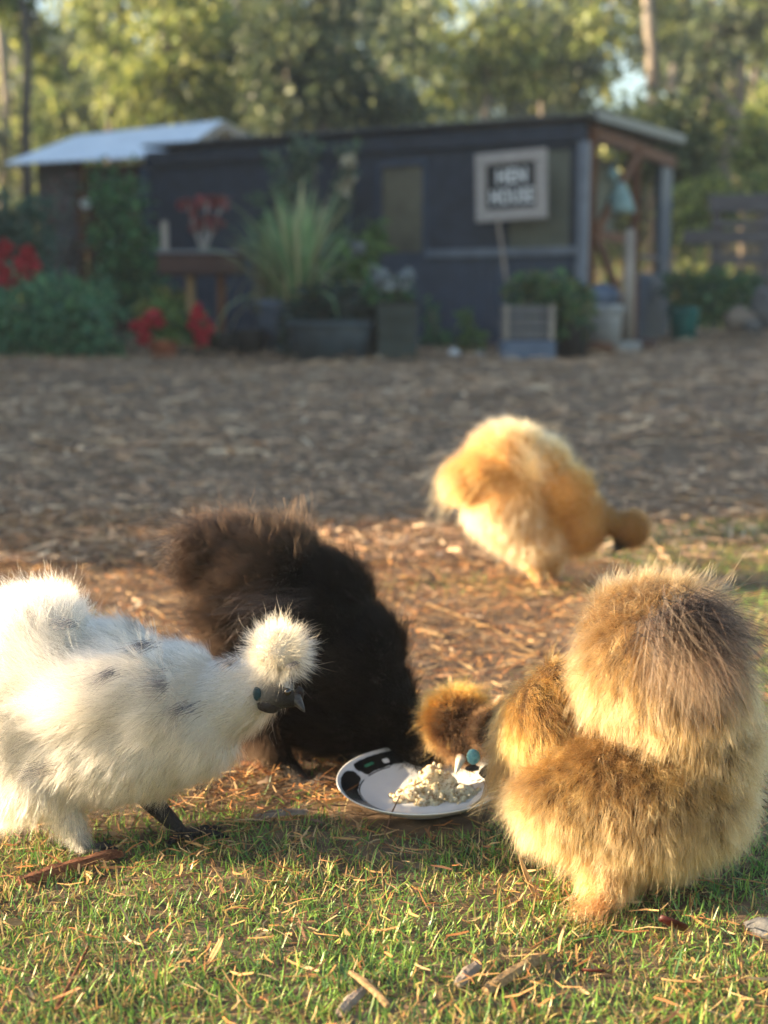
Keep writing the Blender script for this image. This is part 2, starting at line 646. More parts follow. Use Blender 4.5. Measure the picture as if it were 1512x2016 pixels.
        wv = unit(rg.normal(0, 1, (n, 3)))
        ph, fq = rg.uniform(0, 6.28, n), rg.uniform(0.7, 1.8, n)
        for k, tt in enumerate(ts):
            pos[:, k] += wv * (L * 0.12 * tt * np.sin(6.28 * fq * tt + ph))[:, None]
        gp = pos[ci][own]
        offs = p - p[ci][own]
        for k, tt in enumerate(ts):
            f = (0.7 * clump * tt ** 1.3)[:, None] * np.where(wild, 0.2, 1.0)[:, None]
            target = gp[:, k] + offs * 0.3
            # keep own length variation along the guide
            pos[:, k] = pos[:, k] * (1 - f) + target * f
        below = pos[:, :, 2] < 0.003
        pos[:, :, 2] = np.where(below, 0.003 + 0.0, pos[:, :, 2])
        shade = (1 + 0.13 * cb[own]) * rg.uniform(0.86, 1.12, n)
        root = root * shade[:, None]
        tip = tip * shade[:, None]
        for (u, v, ru, rv, colr, amt, *dep) in patches:      # markings and dark patches of the plumage, with self-shadow painted into one crest: world-space ellipses on the near side
            Yp = s.Y + (dep[0] if dep else 0.0)
            ct_, st_ = math.cos(TILT), math.sin(TILT)
            fwd = p[:, 1] * ct_ - (p[:, 2] - EYE.z) * st_
            uu = 756 + FPX * p[:, 0] / fwd
            vv = 1008 - FPX * (p[:, 1] * st_ + (p[:, 2] - EYE.z) * ct_) / fwd
            e = ((uu - u) / (ru * pscale)) ** 2 + ((vv - v) / (rv * pscale)) ** 2
            f = (amt * sstep(1.4, 0.5, e) * (p[:, 1] < Yp + 0.03) * rg.uniform(0.75, 1.3, n)).clip(0, 1)[:, None]
            root = root * (1 - f) + np.array(colr) * f
            tip = tip * (1 - f) + np.array(colr) * f
        s.emit(name, pos, radius, root, tip)

    def emit(s, name, pos, radius, root, tip, taper=(1.0, 1.0, 0.95, 0.8, 0.55, 0.15), mat=None):
        n, k, _ = pos.shape
        cu = bpy.data.hair_curves.new(name)
        cu.add_curves([k] * n)
        cu.attributes['position'].data.foreach_set('vector', np.ascontiguousarray(pos, np.float32).ravel())
        ra = cu.attributes.get('radius') or cu.attributes.new('radius', 'FLOAT', 'POINT')
        tp = np.interp(np.linspace(0, 1, k), np.linspace(0, 1, len(taper)), taper)
        ra.data.foreach_set('value', (np.ones((n, 1)) * tp[None] * radius).astype(np.float32).ravel())
        for nm, c in (('root_tint', root), ('tip_tint', tip)):
            a = cu.attributes.new(nm, 'FLOAT_COLOR', 'CURVE')
            c4 = np.ones((n, 4), np.float32)
            c4[:, :3] = np.clip(c, 0.0008, 0.97)
            a.data.foreach_set('color', c4.ravel())
        cu.materials.append(mat or s.fur_material)
        return link(name, cu, s.root)

    def tuft(s, name, n, start, spread, dirs, L, bend, root, tip, seed, radius=0.00016, dirj=0.15, mat=None):
        """loose long feathers: start pixel (u, v, dy), spread in pixels"""
        rg = np.random.default_rng(seed)
        k = s.Y / FPX
        c = np.array(P(start[0], start[1], s.Y + start[2]))
        p = c + rg.normal(0, 1, (n, 3)) * np.array(spread) * k
        grp = rg.integers(0, max(2, n // 14), n)
        gj = rg.normal(0, dirj, (grp.max() + 1, 3))
        d = unit(np.array(dirs) + gj[grp] + rg.normal(0, dirj * 0.35, (n, 3)))
        gb = rg.normal(0, 0.35, (grp.max() + 1, 3))
        LL = L * rg.uniform(0.6, 1.2, n)
        ts = np.linspace(0, 1, 8)
        pos = p[:, None, :] + (d[:, None, :] * ts[None, :, None] + (np.array(bend) + gb[grp])[:, None, :] * (ts ** 2)[None, :, None] * 0.6) * LL[:, None, None]
        sh = rg.uniform(0.75, 1.2, (n, 1))
        return s.emit(name, pos, radius, np.array(root) * sh, np.array(tip) * sh, mat=mat)

    def part(s, name, mb, mat, smooth=True):
        return mb.build(name, mat, s.root, smooth)

    def toes(s, region, u, v, dy, dirs, length, r):
        """three front toes and one hind toe as joined chains of the body, lying on the ground"""
        k = (s.Y + dy) / FPX
        c = np.array(P(u, v, s.Y + dy))
        for a, f in dirs:
            d = np.array([math.cos(R(a)), math.sin(R(a)), 0])
            for t in np.linspace(0, 1, 9):
                q = c + d * length * f * t
                z = float(G(q[0], q[1])) + r * 0.8 + (c[2] - float(G(c[0], c[1])) - r) * max(0, 1 - t * 2.2) + 0.004 * math.sin(math.pi * t)
                rr = r * (1.1 - 0.45 * t + 0.12 * math.cos(t * 9))
                s.blobs.append((np.array([q[0], q[1], z]), np.array([rr] * 3), np.eye(3), region))


def ball(c, r, seed=0, amp=0.0, sub=10):
    return MB().blob(c, r if hasattr(r, '__len__') else (r, r, r), seed=seed, amp=amp, sub=sub)


def cone_beak(base, tip, r, droop=0.15):
    base, tip = Vector(base), Vector(tip)
    pts, rad = [], []
    for i in range(7):
        t = i / 6
        q = base.lerp(tip, t)
        q.z -= droop * (tip - base).length * t * t
        pts.append(q)
        rad.append(r * (1 - t) ** 0.75 + 0.0005)
    return MB().tube(pts, rad, 10)


M_EYE = noise_mat('eye_bead', (0.004, 0.003, 0.003), (0.012, 0.008, 0.006), 80, 0.08, spec=0.8)
M_LOBE = noise_mat('turquoise_lobe', (0.10, 0.30, 0.33), (0.24, 0.48, 0.50), 260, 0.6, bump=0.2)
M_LOBE_D = noise_mat('teal_lobe', (0.004, 0.015, 0.024), (0.014, 0.05, 0.062), 260, 0.4, bump=0.2)
M_BEAK = noise_mat('horn_beak', (0.010, 0.009, 0.009), (0.06, 0.054, 0.05), 120, 0.35, stretch=(1, 1, 3))
M_BEAK_P = noise_mat('pale_beak', (0.42, 0.38, 0.32), (0.65, 0.60, 0.52), 120, 0.4)
M_WATTLE = noise_mat('dark_wattle', (0.004, 0.003, 0.003), (0.016, 0.010, 0.010), 200, 0.5, bump=0.4)

DARK = (0.0045, 0.0035, 0.0035)  # black skin, taken darker still for the shade on the face
GREYLEG = (0.026, 0.023, 0.022)

# ---- white hen -------------------------------------------------------------
WR, WT = (0.42, 0.375, 0.31), (0.63, 0.58, 0.50)
SK_W = (0.42, 0.38, 0.32)
h = Hen('silkie_hen', 'white silkie hen with black face and cream pompom crest, standing beside the plate', 1.50, (180, 1685), {
    'tail': dict(L=0.032, lift=0.5, flow=(-0.5, 0, 0.5), root=WR, tip=WT, skin=SK_W, grav=0.1, clump=0.5),
    'back': dict(L=0.026, lift=0.2, flow=(-1, 0, -0.15), root=WR, tip=WT, skin=SK_W, grav=0.05, clump=0.6),
    'wing': dict(L=0.040, lift=0.16, flow=(-1, -0.1, -0.25), root=WR, tip=WT, skin=SK_W, grav=0.02, clump=0.75, curl=0.3),
    'flank': dict(L=0.023, lift=0.28, flow=(-0.55, 0, -0.8), root=WR, tip=(0.60, 0.52, 0.39), skin=SK_W, grav=0.2, clump=0.5),
    'fluff': dict(L=0.027, lift=0.4, flow=(-0.3, 0, -1), root=WR, tip=(0.60, 0.51, 0.38), skin=SK_W, grav=0.3, clump=0.5),
    'neck': dict(L=0.026, lift=0.13, flow=(-0.9, 0, -0.35), root=WR, tip=WT, skin=SK_W, grav=0.15, clump=0.55),
    'crest': dict(L=0.026, lift=0.95, flow=(0, 0, 0), root=(0.30, 0.24, 0.16), tip=(0.54, 0.45, 0.30), skin=SK_W, grav=0.06, clump=0.5, curl=0.08),
    'legfluff': dict(L=0.018, lift=0.3, flow=(0, 0, -1), root=WR, tip=(0.84, 0.74, 0.6), skin=SK_W, grav=0.3),
    'face': dict(L=0.0, root=DARK, tip=DARK, skin=DARK),
    'leg': dict(L=0.0, root=DARK, tip=DARK, skin=GREYLEG)})
h.b('tail', 70, 1300, 0.0, 130, 135, 108)
h.b('tail', 20, 1400, 0.0, 120, 150, 108)
h.b('back', 170, 1345, 0.01, 170, 120, 130, 15)
h.b('back', 300, 1375, 0.0, 150, 105, 120, 14)
h.b('flank', 230, 1440, 0.0, 230, 135, 140, 4)
h.b('flank', 370, 1425, -0.01, 110, 108, 110)
h.b('wing', 190, 1365, -0.055, 150, 80, 60, 14)
h.b('wing', 290, 1385, -0.06, 70, 75, 50, 10)
h.b('fluff', 90, 1515, 0.0, 130, 82, 110)
h.b('fluff', 40, 1495, 0.0, 120, 110, 100)
h.b('fluff', 250, 1495, 0.0, 130, 60, 100)
h.limb('neck', [(400, 1395, -0.01, 88), (455, 1375, -0.02, 72), (500, 1365, -0.035, 52), (530, 1345, -0.04, 40)], 5)
h.b('crest', 548, 1284, -0.045, 50, 44, 50)
h.limb('face', [(516, 1364, -0.056, 25), (545, 1372, -0.062, 25), (574, 1376, -0.062, 19)], 4)
h.limb('legfluff', [(125, 1585, -0.02, 40), (150, 1632, -0.025, 22), (166, 1664, -0.03, 13)], 6)
h.limb('leg', [(280, 1555, 0.02, 28), (312, 1592, 0.02, 21), (342, 1622, 0.015, 17), (358, 1642, 0.01, 15)], 6)
h.toes('leg', 172, 1676, -0.03, [(-35, 1), (5, 1.0), (35, 0.8), (160, 0.5)], 0.036, 0.0052)
h.toes('leg', 358, 1648, 0.01, [(-60, 0.8), (-10, 1.2), (25, 1.0), (-110, 0.7)], 0.046, 0.0062)
h.body(0.003, 5)
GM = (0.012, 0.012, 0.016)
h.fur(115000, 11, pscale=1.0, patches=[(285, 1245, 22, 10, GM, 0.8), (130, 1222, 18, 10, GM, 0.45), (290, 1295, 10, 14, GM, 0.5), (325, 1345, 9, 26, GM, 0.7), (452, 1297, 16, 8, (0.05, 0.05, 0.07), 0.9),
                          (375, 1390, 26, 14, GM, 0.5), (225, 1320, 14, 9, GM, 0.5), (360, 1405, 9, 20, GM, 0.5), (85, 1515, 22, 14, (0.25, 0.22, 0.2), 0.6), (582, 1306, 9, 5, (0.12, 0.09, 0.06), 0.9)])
h.fur(7000, 12, per_clump=14, radius=0.00012, name='loose_feathers', lscale=1.0, cset=0.9, curlset=0.12, liftadd=-0.10)
h.tuft('wing_feathers', 260, (105, 1330, -0.085), (34, 8, 26), (-0.8, -0.25, 0.25), 0.055, (0.1, 0, 0.9), WR, WT, 3)
h.tuft('wing_feathers', 320, (150, 1370, -0.095), (50, 8, 26), (-0.9, -0.15, -0.2), 0.060, (0.2, 0, 0.45), WR, WT, 4)
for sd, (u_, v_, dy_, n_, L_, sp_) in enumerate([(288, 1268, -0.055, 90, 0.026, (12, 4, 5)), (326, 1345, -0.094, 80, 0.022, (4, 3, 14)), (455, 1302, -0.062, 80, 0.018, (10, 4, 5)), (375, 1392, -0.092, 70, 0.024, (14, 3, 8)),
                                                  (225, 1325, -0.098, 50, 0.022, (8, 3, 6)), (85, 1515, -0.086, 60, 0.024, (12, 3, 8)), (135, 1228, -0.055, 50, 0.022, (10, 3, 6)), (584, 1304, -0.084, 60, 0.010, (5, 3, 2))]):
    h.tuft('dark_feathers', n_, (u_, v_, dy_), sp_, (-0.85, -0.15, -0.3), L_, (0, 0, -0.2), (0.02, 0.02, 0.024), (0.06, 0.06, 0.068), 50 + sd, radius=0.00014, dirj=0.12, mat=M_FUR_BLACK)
e = P(566, 1362, 1.50 - 0.073)
h.part('eye', ball(e, 0.0042), M_EYE)
h.part('earlobe', ball(P(506, 1366, 1.50 - 0.069), (0.0046, 0.003, 0.0075), 2, 0.08), M_LOBE_D)
h.part('wattle', ball(P(532, 1390, 1.50 - 0.066), (0.014, 0.006, 0.0075), 3, 0.15), M_WATTLE)
h.part('comb', ball(P(588, 1366, 1.50 - 0.06), (0.006, 0.006, 0.007), 5, 0.3), M_WATTLE)
h.part('beak', cone_beak(P(580, 1372, 1.50 - 0.062), P(600, 1400, 1.50 - 0.076), 0.0068, 0.05), M_BEAK)
WHITE = h

# ---- black hen -------------------------------------------------------------
BR, BT = (0.0012, 0.001, 0.0009), (0.0030, 0.0020, 0.0016)
TR, TT = (0.004, 0.003, 0.0025), (0.030, 0.019, 0.0135)  # black plumage again, with sunlight's brown sheen put into the colour
SKB = (0.002, 0.0015, 0.0015)
h = Hen('silkie_hen', 'black silkie hen with sunlight tinted brown into its tail, bent over with its head in the plate', 1.75, (600, 1548), {
    'tail': dict(L=0.038, lift=0.45, flow=(-0.8, 0, 0.45), root=TR, tip=TT, skin=SKB, grav=0.0, clump=0.6, curl=0.2),
    'rump': dict(L=0.036, lift=0.38, flow=(-0.85, 0, 0.1), root=TR, tip=(0.024, 0.015, 0.010), skin=SKB, grav=0.1, clump=0.5),
    'body': dict(L=0.030, lift=0.2, flow=(-0.75, 0, 0.5), root=BR, tip=BT, skin=SKB, grav=0.08, clump=0.6),
    'fluff': dict(L=0.046, lift=0.4, flow=(-0.6, 0, -0.6), root=TR, tip=TT, skin=SKB, grav=0.2, clump=0.5),
    'leg': dict(L=0.012, lift=0.3, flow=(0.2, 0, -1), root=BR, tip=(0.035, 0.023, 0.015), skin=SKB, grav=0.3),
    'neck': dict(L=0.028, lift=0.2, flow=(-0.5, 0, 0.7), root=BR, tip=BT, skin=SKB, grav=0.1),
    'crest': dict(L=0.026, lift=0.8, flow=(0, 0, 0), root=BR, tip=BT, skin=SKB, grav=0.15),
    'toe': dict(L=0.0, root=DARK, tip=DARK, skin=(0.07, 0.06, 0.055))})
h.fur_material = M_FUR_BLACK
h.b('tail', 415, 1105, 0.03, 50, 70, 60)
h.b('tail', 470, 1090, 0.03, 70, 62, 70)
h.b('rump', 535, 1135, 0.02, 110, 105, 110)
h.b('rump', 475, 1190, 0.02, 80, 110, 100)
h.b('body', 620, 1200, 0.02, 120, 120, 120)
h.b('body', 680, 1300, 0.01, 120, 130, 115)
h.b('body', 735, 1380, 0.0, 84, 100, 90)
h.b('body', 650, 1400, 0.01, 120, 80, 100)
h.b('fluff', 480, 1300, 0.02, 80, 110, 100)
h.b('fluff', 515, 1405, 0.0, 62, 62, 60)
h.limb('neck', [(765, 1400, -0.01, 62), (795, 1455, -0.02, 42), (812, 1480, -0.03, 30)], 4)
h.b('crest', 828, 1484, -0.045, 40, 28, 34)
h.b('crest', 868, 1492, -0.05, 20, 16, 20)
h.limb('leg', [(525, 1455, 0.0, 44), (555, 1500, -0.01, 28), (586, 1532, -0.035, 20), (604, 1547, -0.045, 14)], 6)
h.limb('leg', [(640, 1455, 0.07, 36), (672, 1480, 0.04, 18), (690, 1496, 0.03, 11)], 5)
h.toes('toe', 608, 1550, -0.045, [(-45, 0.7), (-5, 1.1), (30, 0.8), (170, 0.5)], 0.042, 0.0058)
h.toes('toe', 690, 1499, 0.03, [(-75, 0.9), (-15, 1.3), (15, 1.0), (180, 0.5)], 0.036, 0.005)
h.body(0.0035, 5)
h.fur(95000, 21)
h.fur(8000, 22, per_clump=16, radius=0.00014, name='loose_feathers', lscale=1.12, cset=1.3, curlset=0.25, liftadd=-0.06, bright=1.8)
h.tuft('tail_feathers', 240, (400, 1075, 0.0), (30, 14, 26), (-0.75, -0.1, 0.35), 0.05, (-0.1, 0, -0.6), TR, (0.045, 0.032, 0.025), 5)
h.tuft('wing_feathers', 160, (560, 1190, -0.085), (36, 6, 16), (-0.9, -0.25, 0.05), 0.055, (0, 0, -0.3), (0.012, 0.01, 0.009), (0.05, 0.04, 0.036), 6)
h.part('beak', cone_beak(P(856, 1500, 1.69), P(868, 1516, 1.67), 0.006), M_BEAK)

# ---- buff hen with its back to the camera ---------------------------------------
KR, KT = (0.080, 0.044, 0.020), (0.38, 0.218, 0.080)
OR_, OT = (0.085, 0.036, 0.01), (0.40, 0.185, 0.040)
SKF = (0.055, 0.03, 0.013)
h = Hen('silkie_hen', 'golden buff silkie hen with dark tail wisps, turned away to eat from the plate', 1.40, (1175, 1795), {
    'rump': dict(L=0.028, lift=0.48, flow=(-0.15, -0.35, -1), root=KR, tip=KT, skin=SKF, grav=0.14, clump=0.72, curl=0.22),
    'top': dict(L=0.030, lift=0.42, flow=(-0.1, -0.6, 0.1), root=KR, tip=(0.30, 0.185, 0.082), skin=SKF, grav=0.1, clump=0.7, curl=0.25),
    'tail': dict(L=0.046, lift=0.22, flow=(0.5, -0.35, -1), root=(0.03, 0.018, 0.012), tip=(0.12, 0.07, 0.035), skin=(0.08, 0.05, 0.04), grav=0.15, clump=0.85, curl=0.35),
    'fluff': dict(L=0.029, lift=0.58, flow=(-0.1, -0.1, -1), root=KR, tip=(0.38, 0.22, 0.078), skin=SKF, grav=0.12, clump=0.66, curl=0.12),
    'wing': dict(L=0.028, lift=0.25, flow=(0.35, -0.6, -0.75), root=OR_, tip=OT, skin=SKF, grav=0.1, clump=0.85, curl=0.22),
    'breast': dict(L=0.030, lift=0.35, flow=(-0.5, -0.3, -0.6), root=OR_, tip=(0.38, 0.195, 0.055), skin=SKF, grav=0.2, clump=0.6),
    'neck': dict(L=0.014, lift=0.25, flow=(0.9, -0.2, 0), root=OR_, tip=(0.14, 0.05, 0.010), skin=(0.02, 0.01, 0.004), grav=0.1, clump=0.5),  # dark tips put the shade between head and body into the colour
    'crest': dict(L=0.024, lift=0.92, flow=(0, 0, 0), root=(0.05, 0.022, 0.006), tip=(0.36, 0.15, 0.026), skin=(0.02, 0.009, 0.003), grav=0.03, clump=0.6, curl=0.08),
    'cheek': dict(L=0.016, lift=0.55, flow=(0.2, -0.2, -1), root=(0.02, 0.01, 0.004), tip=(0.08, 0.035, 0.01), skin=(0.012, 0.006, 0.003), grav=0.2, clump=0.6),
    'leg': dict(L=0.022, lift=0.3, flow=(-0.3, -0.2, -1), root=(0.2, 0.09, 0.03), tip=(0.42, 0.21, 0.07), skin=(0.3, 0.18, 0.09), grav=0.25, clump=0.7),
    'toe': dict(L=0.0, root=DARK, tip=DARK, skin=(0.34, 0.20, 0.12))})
h.b('fluff', 1245, 1562, -0.02, 218, 150, 165)
h.b('fluff', 1345, 1455, -0.01, 145, 115, 140)
h.b('fluff', 1352, 1560, -0.02, 118, 120, 140)
h.b('fluff', 1115, 1570, -0.03, 100, 88, 110)
h.b('fluff', 1225, 1655, -0.02, 105, 62, 100)
h.b('rump', 1295, 1330, -0.01, 160, 150, 150)
h.b('top', 1290, 1240, 0.02, 135, 92, 120)
h.b('rump', 1325, 1375, -0.015, 150, 105, 145)
h.b('tail', 1365, 1265, -0.075, 78, 92, 60)
h.b('wing', 1068, 1440, 0.02, 72, 105, 100, 12)
h.b('wing', 1105, 1380, 0.04, 70, 80, 90, 0)
h.b('breast', 1020, 1490, 0.08, 42, 95, 90)
h.b('breast', 1080, 1530, 0.05, 75, 90, 100)
h.limb('neck', [(1030, 1430, 0.12, 64), (985, 1432, 0.18, 46), (945, 1440, 0.235, 42)], 4)
h.b('crest', 902, 1418, 0.265, 62, 58, 60)
h.b('cheek', 914, 1466, 0.24, 42, 36, 36)
h.limb('leg', [(1200, 1710, -0.06, 60), (1185, 1750, -0.075, 34), (1172, 1782, -0.085, 20)], 5)
h.limb('leg', [(1300, 1690, 0.0, 60), (1290, 1718, -0.02, 32), (1285, 1742, -0.03, 18)], 4)
h.toes('toe', 1170, 1786, -0.085, [(225, 0.9), (100, 0.9), (135, 1.1), (280, 0.7)], 0.036, 0.0058)
h.toes('toe', 1285, 1746, -0.03, [(225, 0.6), (100, 0.9), (135, 1.1), (60, 0.7)], 0.030, 0.0046)
h.body(0.0035, 12)
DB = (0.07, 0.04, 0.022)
h.fur(150000, 31, per_clump=10, patches=[(1320, 1170, 60, 30, DB, 0.5), (1220, 1560, 40, 50, DB, 0.35), (1180, 1440, 60, 40, DB, 0.35), (1080, 1400, 30, 24, (0.07, 0.03, 0.012), 0.5, 0.04), (1030, 1500, 25, 25, (0.09, 0.05, 0.025), 0.5, 0.05), (910, 1440, 42, 36, (0.025, 0.012, 0.005), 0.9, 0.26), (1370, 1265, 75, 80, (0.035, 0.022, 0.014), 0.8, -0.08), (1260, 1620, 30, 40, DB, 0.3)])  # dark crest centre is self-shadow painted into the strands
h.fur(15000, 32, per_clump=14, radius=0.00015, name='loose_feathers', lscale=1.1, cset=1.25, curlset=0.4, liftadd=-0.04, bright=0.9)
h.tuft('tail_feathers', 420, (1345, 1215, -0.16), (30, 8, 24), (0.75, -0.35, -0.35), 0.065, (0.1, 0, -0.55), (0.006, 0.005, 0.005), (0.03, 0.02, 0.015), 7, radius=0.00028, dirj=0.3, mat=M_FUR_BLACK)
h.tuft('tail_feathers', 240, (1335, 1240, -0.165), (30, 8, 30), (0.15, -0.3, -0.9), 0.065, (0.3, 0.1, -0.4), (0.015, 0.01, 0.008), (0.09, 0.055, 0.03), 8, radius=0.00022, dirj=0.3)
h.tuft('foot_feathers', 220, (1172, 1772, -0.10), (24, 10, 8), (-0.3, -0.5, -0.6), 0.028, (-0.3, -0.2, -0.2), (0.2, 0.09, 0.035), (0.42, 0.21, 0.08), 9, radius=0.0002, dirj=0.4)
h.part('earlobe', ball(P(932, 1490, 1.40 + 0.19), (0.0082, 0.004, 0.0096), 2, 0.06), M_LOBE)
h.part('beak', cone_beak(P(908, 1492, 1.62), P(897, 1518, 1.60), 0.0065), M_BEAK_P)
h.part('wattle', ball(P(930, 1512, 1.615), (0.009, 0.005, 0.004), 4, 0.2), M_BEAK)

# ---- far buff hen -----------------------------------------------------------------
FR, FT = (0.40, 0.20, 0.065), (0.64, 0.38, 0.13)
h = Hen('silkie_hen', 'pale orange silkie hen pecking alone on the straw behind the plate', 3.02, (1060, 1160), {
    'tail': dict(L=0.034, lift=0.4, flow=(-0.7, -0.1, -0.5), root=FR, tip=(0.546, 0.281, 0.084), skin=FR, grav=0.15, clump=0.5),
    'top': dict(L=0.034, lift=0.4, flow=(-0.5, 0, 0.4), root=FR, tip=(0.616, 0.391, 0.168), skin=FR, grav=0.05, clump=0.5),
    'wing': dict(L=0.034, lift=0.15, flow=(-0.8, -0.1, 0.15), root=(0.282, 0.111, 0.028), tip=(0.484, 0.221, 0.055), skin=FR, grav=0.0, clump=0.8, curl=0.2),
    'fluff': dict(L=0.034, lift=0.4, flow=(-0.2, 0, -1), root=FR, tip=(0.598, 0.382, 0.186), skin=FR, grav=0.2, clump=0.5),
    'breast': dict(L=0.035, lift=0.25, flow=(-0.5, 0, 0.1), root=(0.282, 0.119, 0.033), tip=(0.440, 0.196, 0.051), skin=FR, grav=0.2, clump=0.5),
    'neck': dict(L=0.012, lift=0.2, flow=(-0.9, 0, 0.2), root=(0.088, 0.029, 0.009), tip=(0.149, 0.051, 0.014), skin=(0.200, 0.100, 0.030), grav=0.2),
    'crest': dict(L=0.016, lift=0.8, flow=(0, 0, 0), root=(0.136, 0.048, 0.011), tip=(0.229, 0.084, 0.020), skin=(0.200, 0.100, 0.030), grav=0.2),
    'leg': dict(L=0.012, lift=0.3, flow=(0, 0, -1), root=FR, tip=FT, skin=FR, grav=0.2),
    'face': dict(L=0.0, root=DARK, tip=DARK, skin=DARK), 'toe': dict(L=0.0, root=DARK, tip=DARK, skin=(0.3, 0.2, 0.14))})
h.b('tail', 915, 945, -0.02, 42, 42, 42)
h.b('tail', 955, 930, -0.02, 58, 52, 52)
h.b('top', 1000, 900, 0.0, 78, 62, 70)
h.b('top', 1060, 925, 0.0, 62, 62, 66)
h.b('wing', 1110, 975, -0.03, 62, 62, 50, 35)
h.b('fluff', 1010, 996, 0.0, 92, 78, 90)
h.b('fluff', 1050, 1042, 0.0, 85, 54, 75)
h.b('breast', 1140, 1025, 0.0, 60, 66, 60)
h.limb('neck', [(1165, 1020, 0.0, 42), (1200, 1028, 0.0, 28), (1228, 1036, 0.0, 24)], 4)
h.b('crest', 1242, 1042, 0.0, 36, 38, 36)
h.limb('face', [(1222, 1066, -0.01, 16), (1216, 1082, -0.01, 7)], 3)
h.limb('leg', [(1050, 1100, 0.0, 30), (1060, 1135, -0.02, 14), (1064, 1153, -0.03, 10)], 5)
h.limb('leg', [(1085, 1095, 0.04, 28), (1092, 1130, 0.02, 12), (1094, 1146, 0.01, 9)], 5)
h.toes('toe', 1064, 1156, -0.03, [(-35, 1), (0, 1.0), (35, 0.8), (180, 0.6)], 0.036, 0.005)
h.toes('toe', 1094, 1149, 0.01, [(-35, 1), (0, 1.0), (35, 0.8), (180, 0.6)], 0.036, 0.005)
h.body(0.005, 5)
h.fur(50000, 41, radius=0.0002)
h.tuft('wing_feathers', 140, (1060, 935, -0.15), (14, 8, 20), (-0.7, -0.2, 0.55), 0.06, (-0.2, 0, 0.35), (0.35, 0.16, 0.05), (0.6, 0.3, 0.1), 11, radius=0.0003)
h.tuft('tail_feathers', 100, (885, 960, -0.1), (12, 8, 26), (-0.7, -0.2, -0.4), 0.05, (-0.1, 0, -0.3), (0.3, 0.16, 0.06), (0.7, 0.42, 0.16), 12, radius=0.0003)
h.part('beak', cone_beak(P(1214, 1078, 2.98), P(1206, 1092, 2.98), 0.006), M_BEAK)

#@@MORE@@
# ------------------------------------------------------------------ plate with food
M_CHINA = noise_mat('glazed_china', (0.62, 0.62, 0.62), (0.70, 0.70, 0.69), 30, 0.18, spec=0.5)
M_BLACKGLAZE = noise_mat('black_glaze', (0.008, 0.008, 0.008), (0.016, 0.015, 0.014), 60, 0.2, spec=0.5)
M_GREENGLAZE = noise_mat('green_glaze', (0.02, 0.10, 0.06), (0.05, 0.20, 0.11), 60, 0.25)
pc = ground_pt(832, 1592)
pl = thing('plate', pc, 'shallow white china plate with black leaf patterned rim, lying on the grass', 'plate')
TI = Matrix.Rotation(R(4.5), 3, 'X') @ Matrix.Rotation(R(-1.5), 3, 'Y')
PR = 0.105


def plate_z(r):
    """inner surface height of the plate"""
    t = np.clip((r - 0.056) / (PR - 0.056), 0, 1)
    return 0.010 + 0.021 * t ** 1.25


prof = [(0.0001, 0.004), (0.045, 0.004), (0.047, 0.0), (0.051, 0.0), (0.053, 0.005), (0.072, 0.011), (0.090, 0.020), (0.1035, 0.0295), (0.1052, 0.0308), (PR, 0.0322), (0.1035, float(plate_z(0.1035)) + 0.0012)]
prof += [(r, float(plate_z(r))) for r in (0.1015, 0.096, 0.090, 0.083, 0.075, 0.066, 0.058, 0.05, 0.03, 0.0001)]


def tilted(mb, lift=0.004):
    mb.v = [tuple(pc + TI @ Vector(q) + Vector((0, 0, lift + 0.004))) for q in mb.v]
    return mb


tilted(MB().lathe(prof, n=96)).build('dish', M_CHINA, pl, True)


def arc_patch(mb, r0, r1, a0, a1, n=24, j0=0.0, j1=0.0, lift=0.0006, seed=0):
    rr = random.Random(seed)
    v, f = [], []
    for i in range(n + 1):
        a = R(a0 + (a1 - a0) * i / n)
        e = min(1.0, 0.35 + 5.0 * max(0.0, math.sin(math.pi * i / n)) * (1 + 0.4 * rr.uniform(-1, 1)))
        ra, rb = r0 + j0 * rr.uniform(-1, 1), r1 + j1 * rr.uniform(-1, 1)
        m_ = (ra + rb) / 2
        for k in range(5):
            r_ = m_ + (ra - m_ + (rb - ra) * k / 4) * e
            v.append((r_ * math.cos(a), r_ * math.sin(a), float(plate_z(r_)) + lift))
    for i in range(n):
        for k in range(4):
            f.append((i * 5 + k, i * 5 + k + 1, (i + 1) * 5 + k + 1, (i + 1) * 5 + k))
    return mb.add(v, f)


for sd, (a0, a1) in enumerate([(104, 152), (156, 256), (232, 262), (60, 98), (-50, 30)]):
    if a0 in (232,):
        continue
    tilted(arc_patch(MB(), 0.0790, 0.1000, a0, a1, 26, 0.0008, 0.0004, seed=sd)).build('rim_band', M_BLACKGLAZE, pl, True)
for a0, a1 in [(120, 150), (158, 236), (30, 76), (-50, 12)]:
    tilted(arc_patch(MB(), 0.0765, 0.0778, a0, a1, 30)).build('rim_line', M_BLACKGLAZE, pl, True)
for a0, a1 in [(132, 143), (50, 62), (-20, -8)]:
    tilted(arc_patch(MB(), 0.0875, 0.0915, a0, a1, 10, lift=0.0012)).build('painted_leaf', M_GREENGLAZE, pl, True)
for a0, a1, r0, r1 in [(151, 158, 0.079, 0.088), (118, 124, 0.083, 0.09)]:
    tilted(arc_patch(MB(), r0, r1, a0, a1, 10, lift=0.0014)).build('painted_petal', M_CHINA, pl, True)

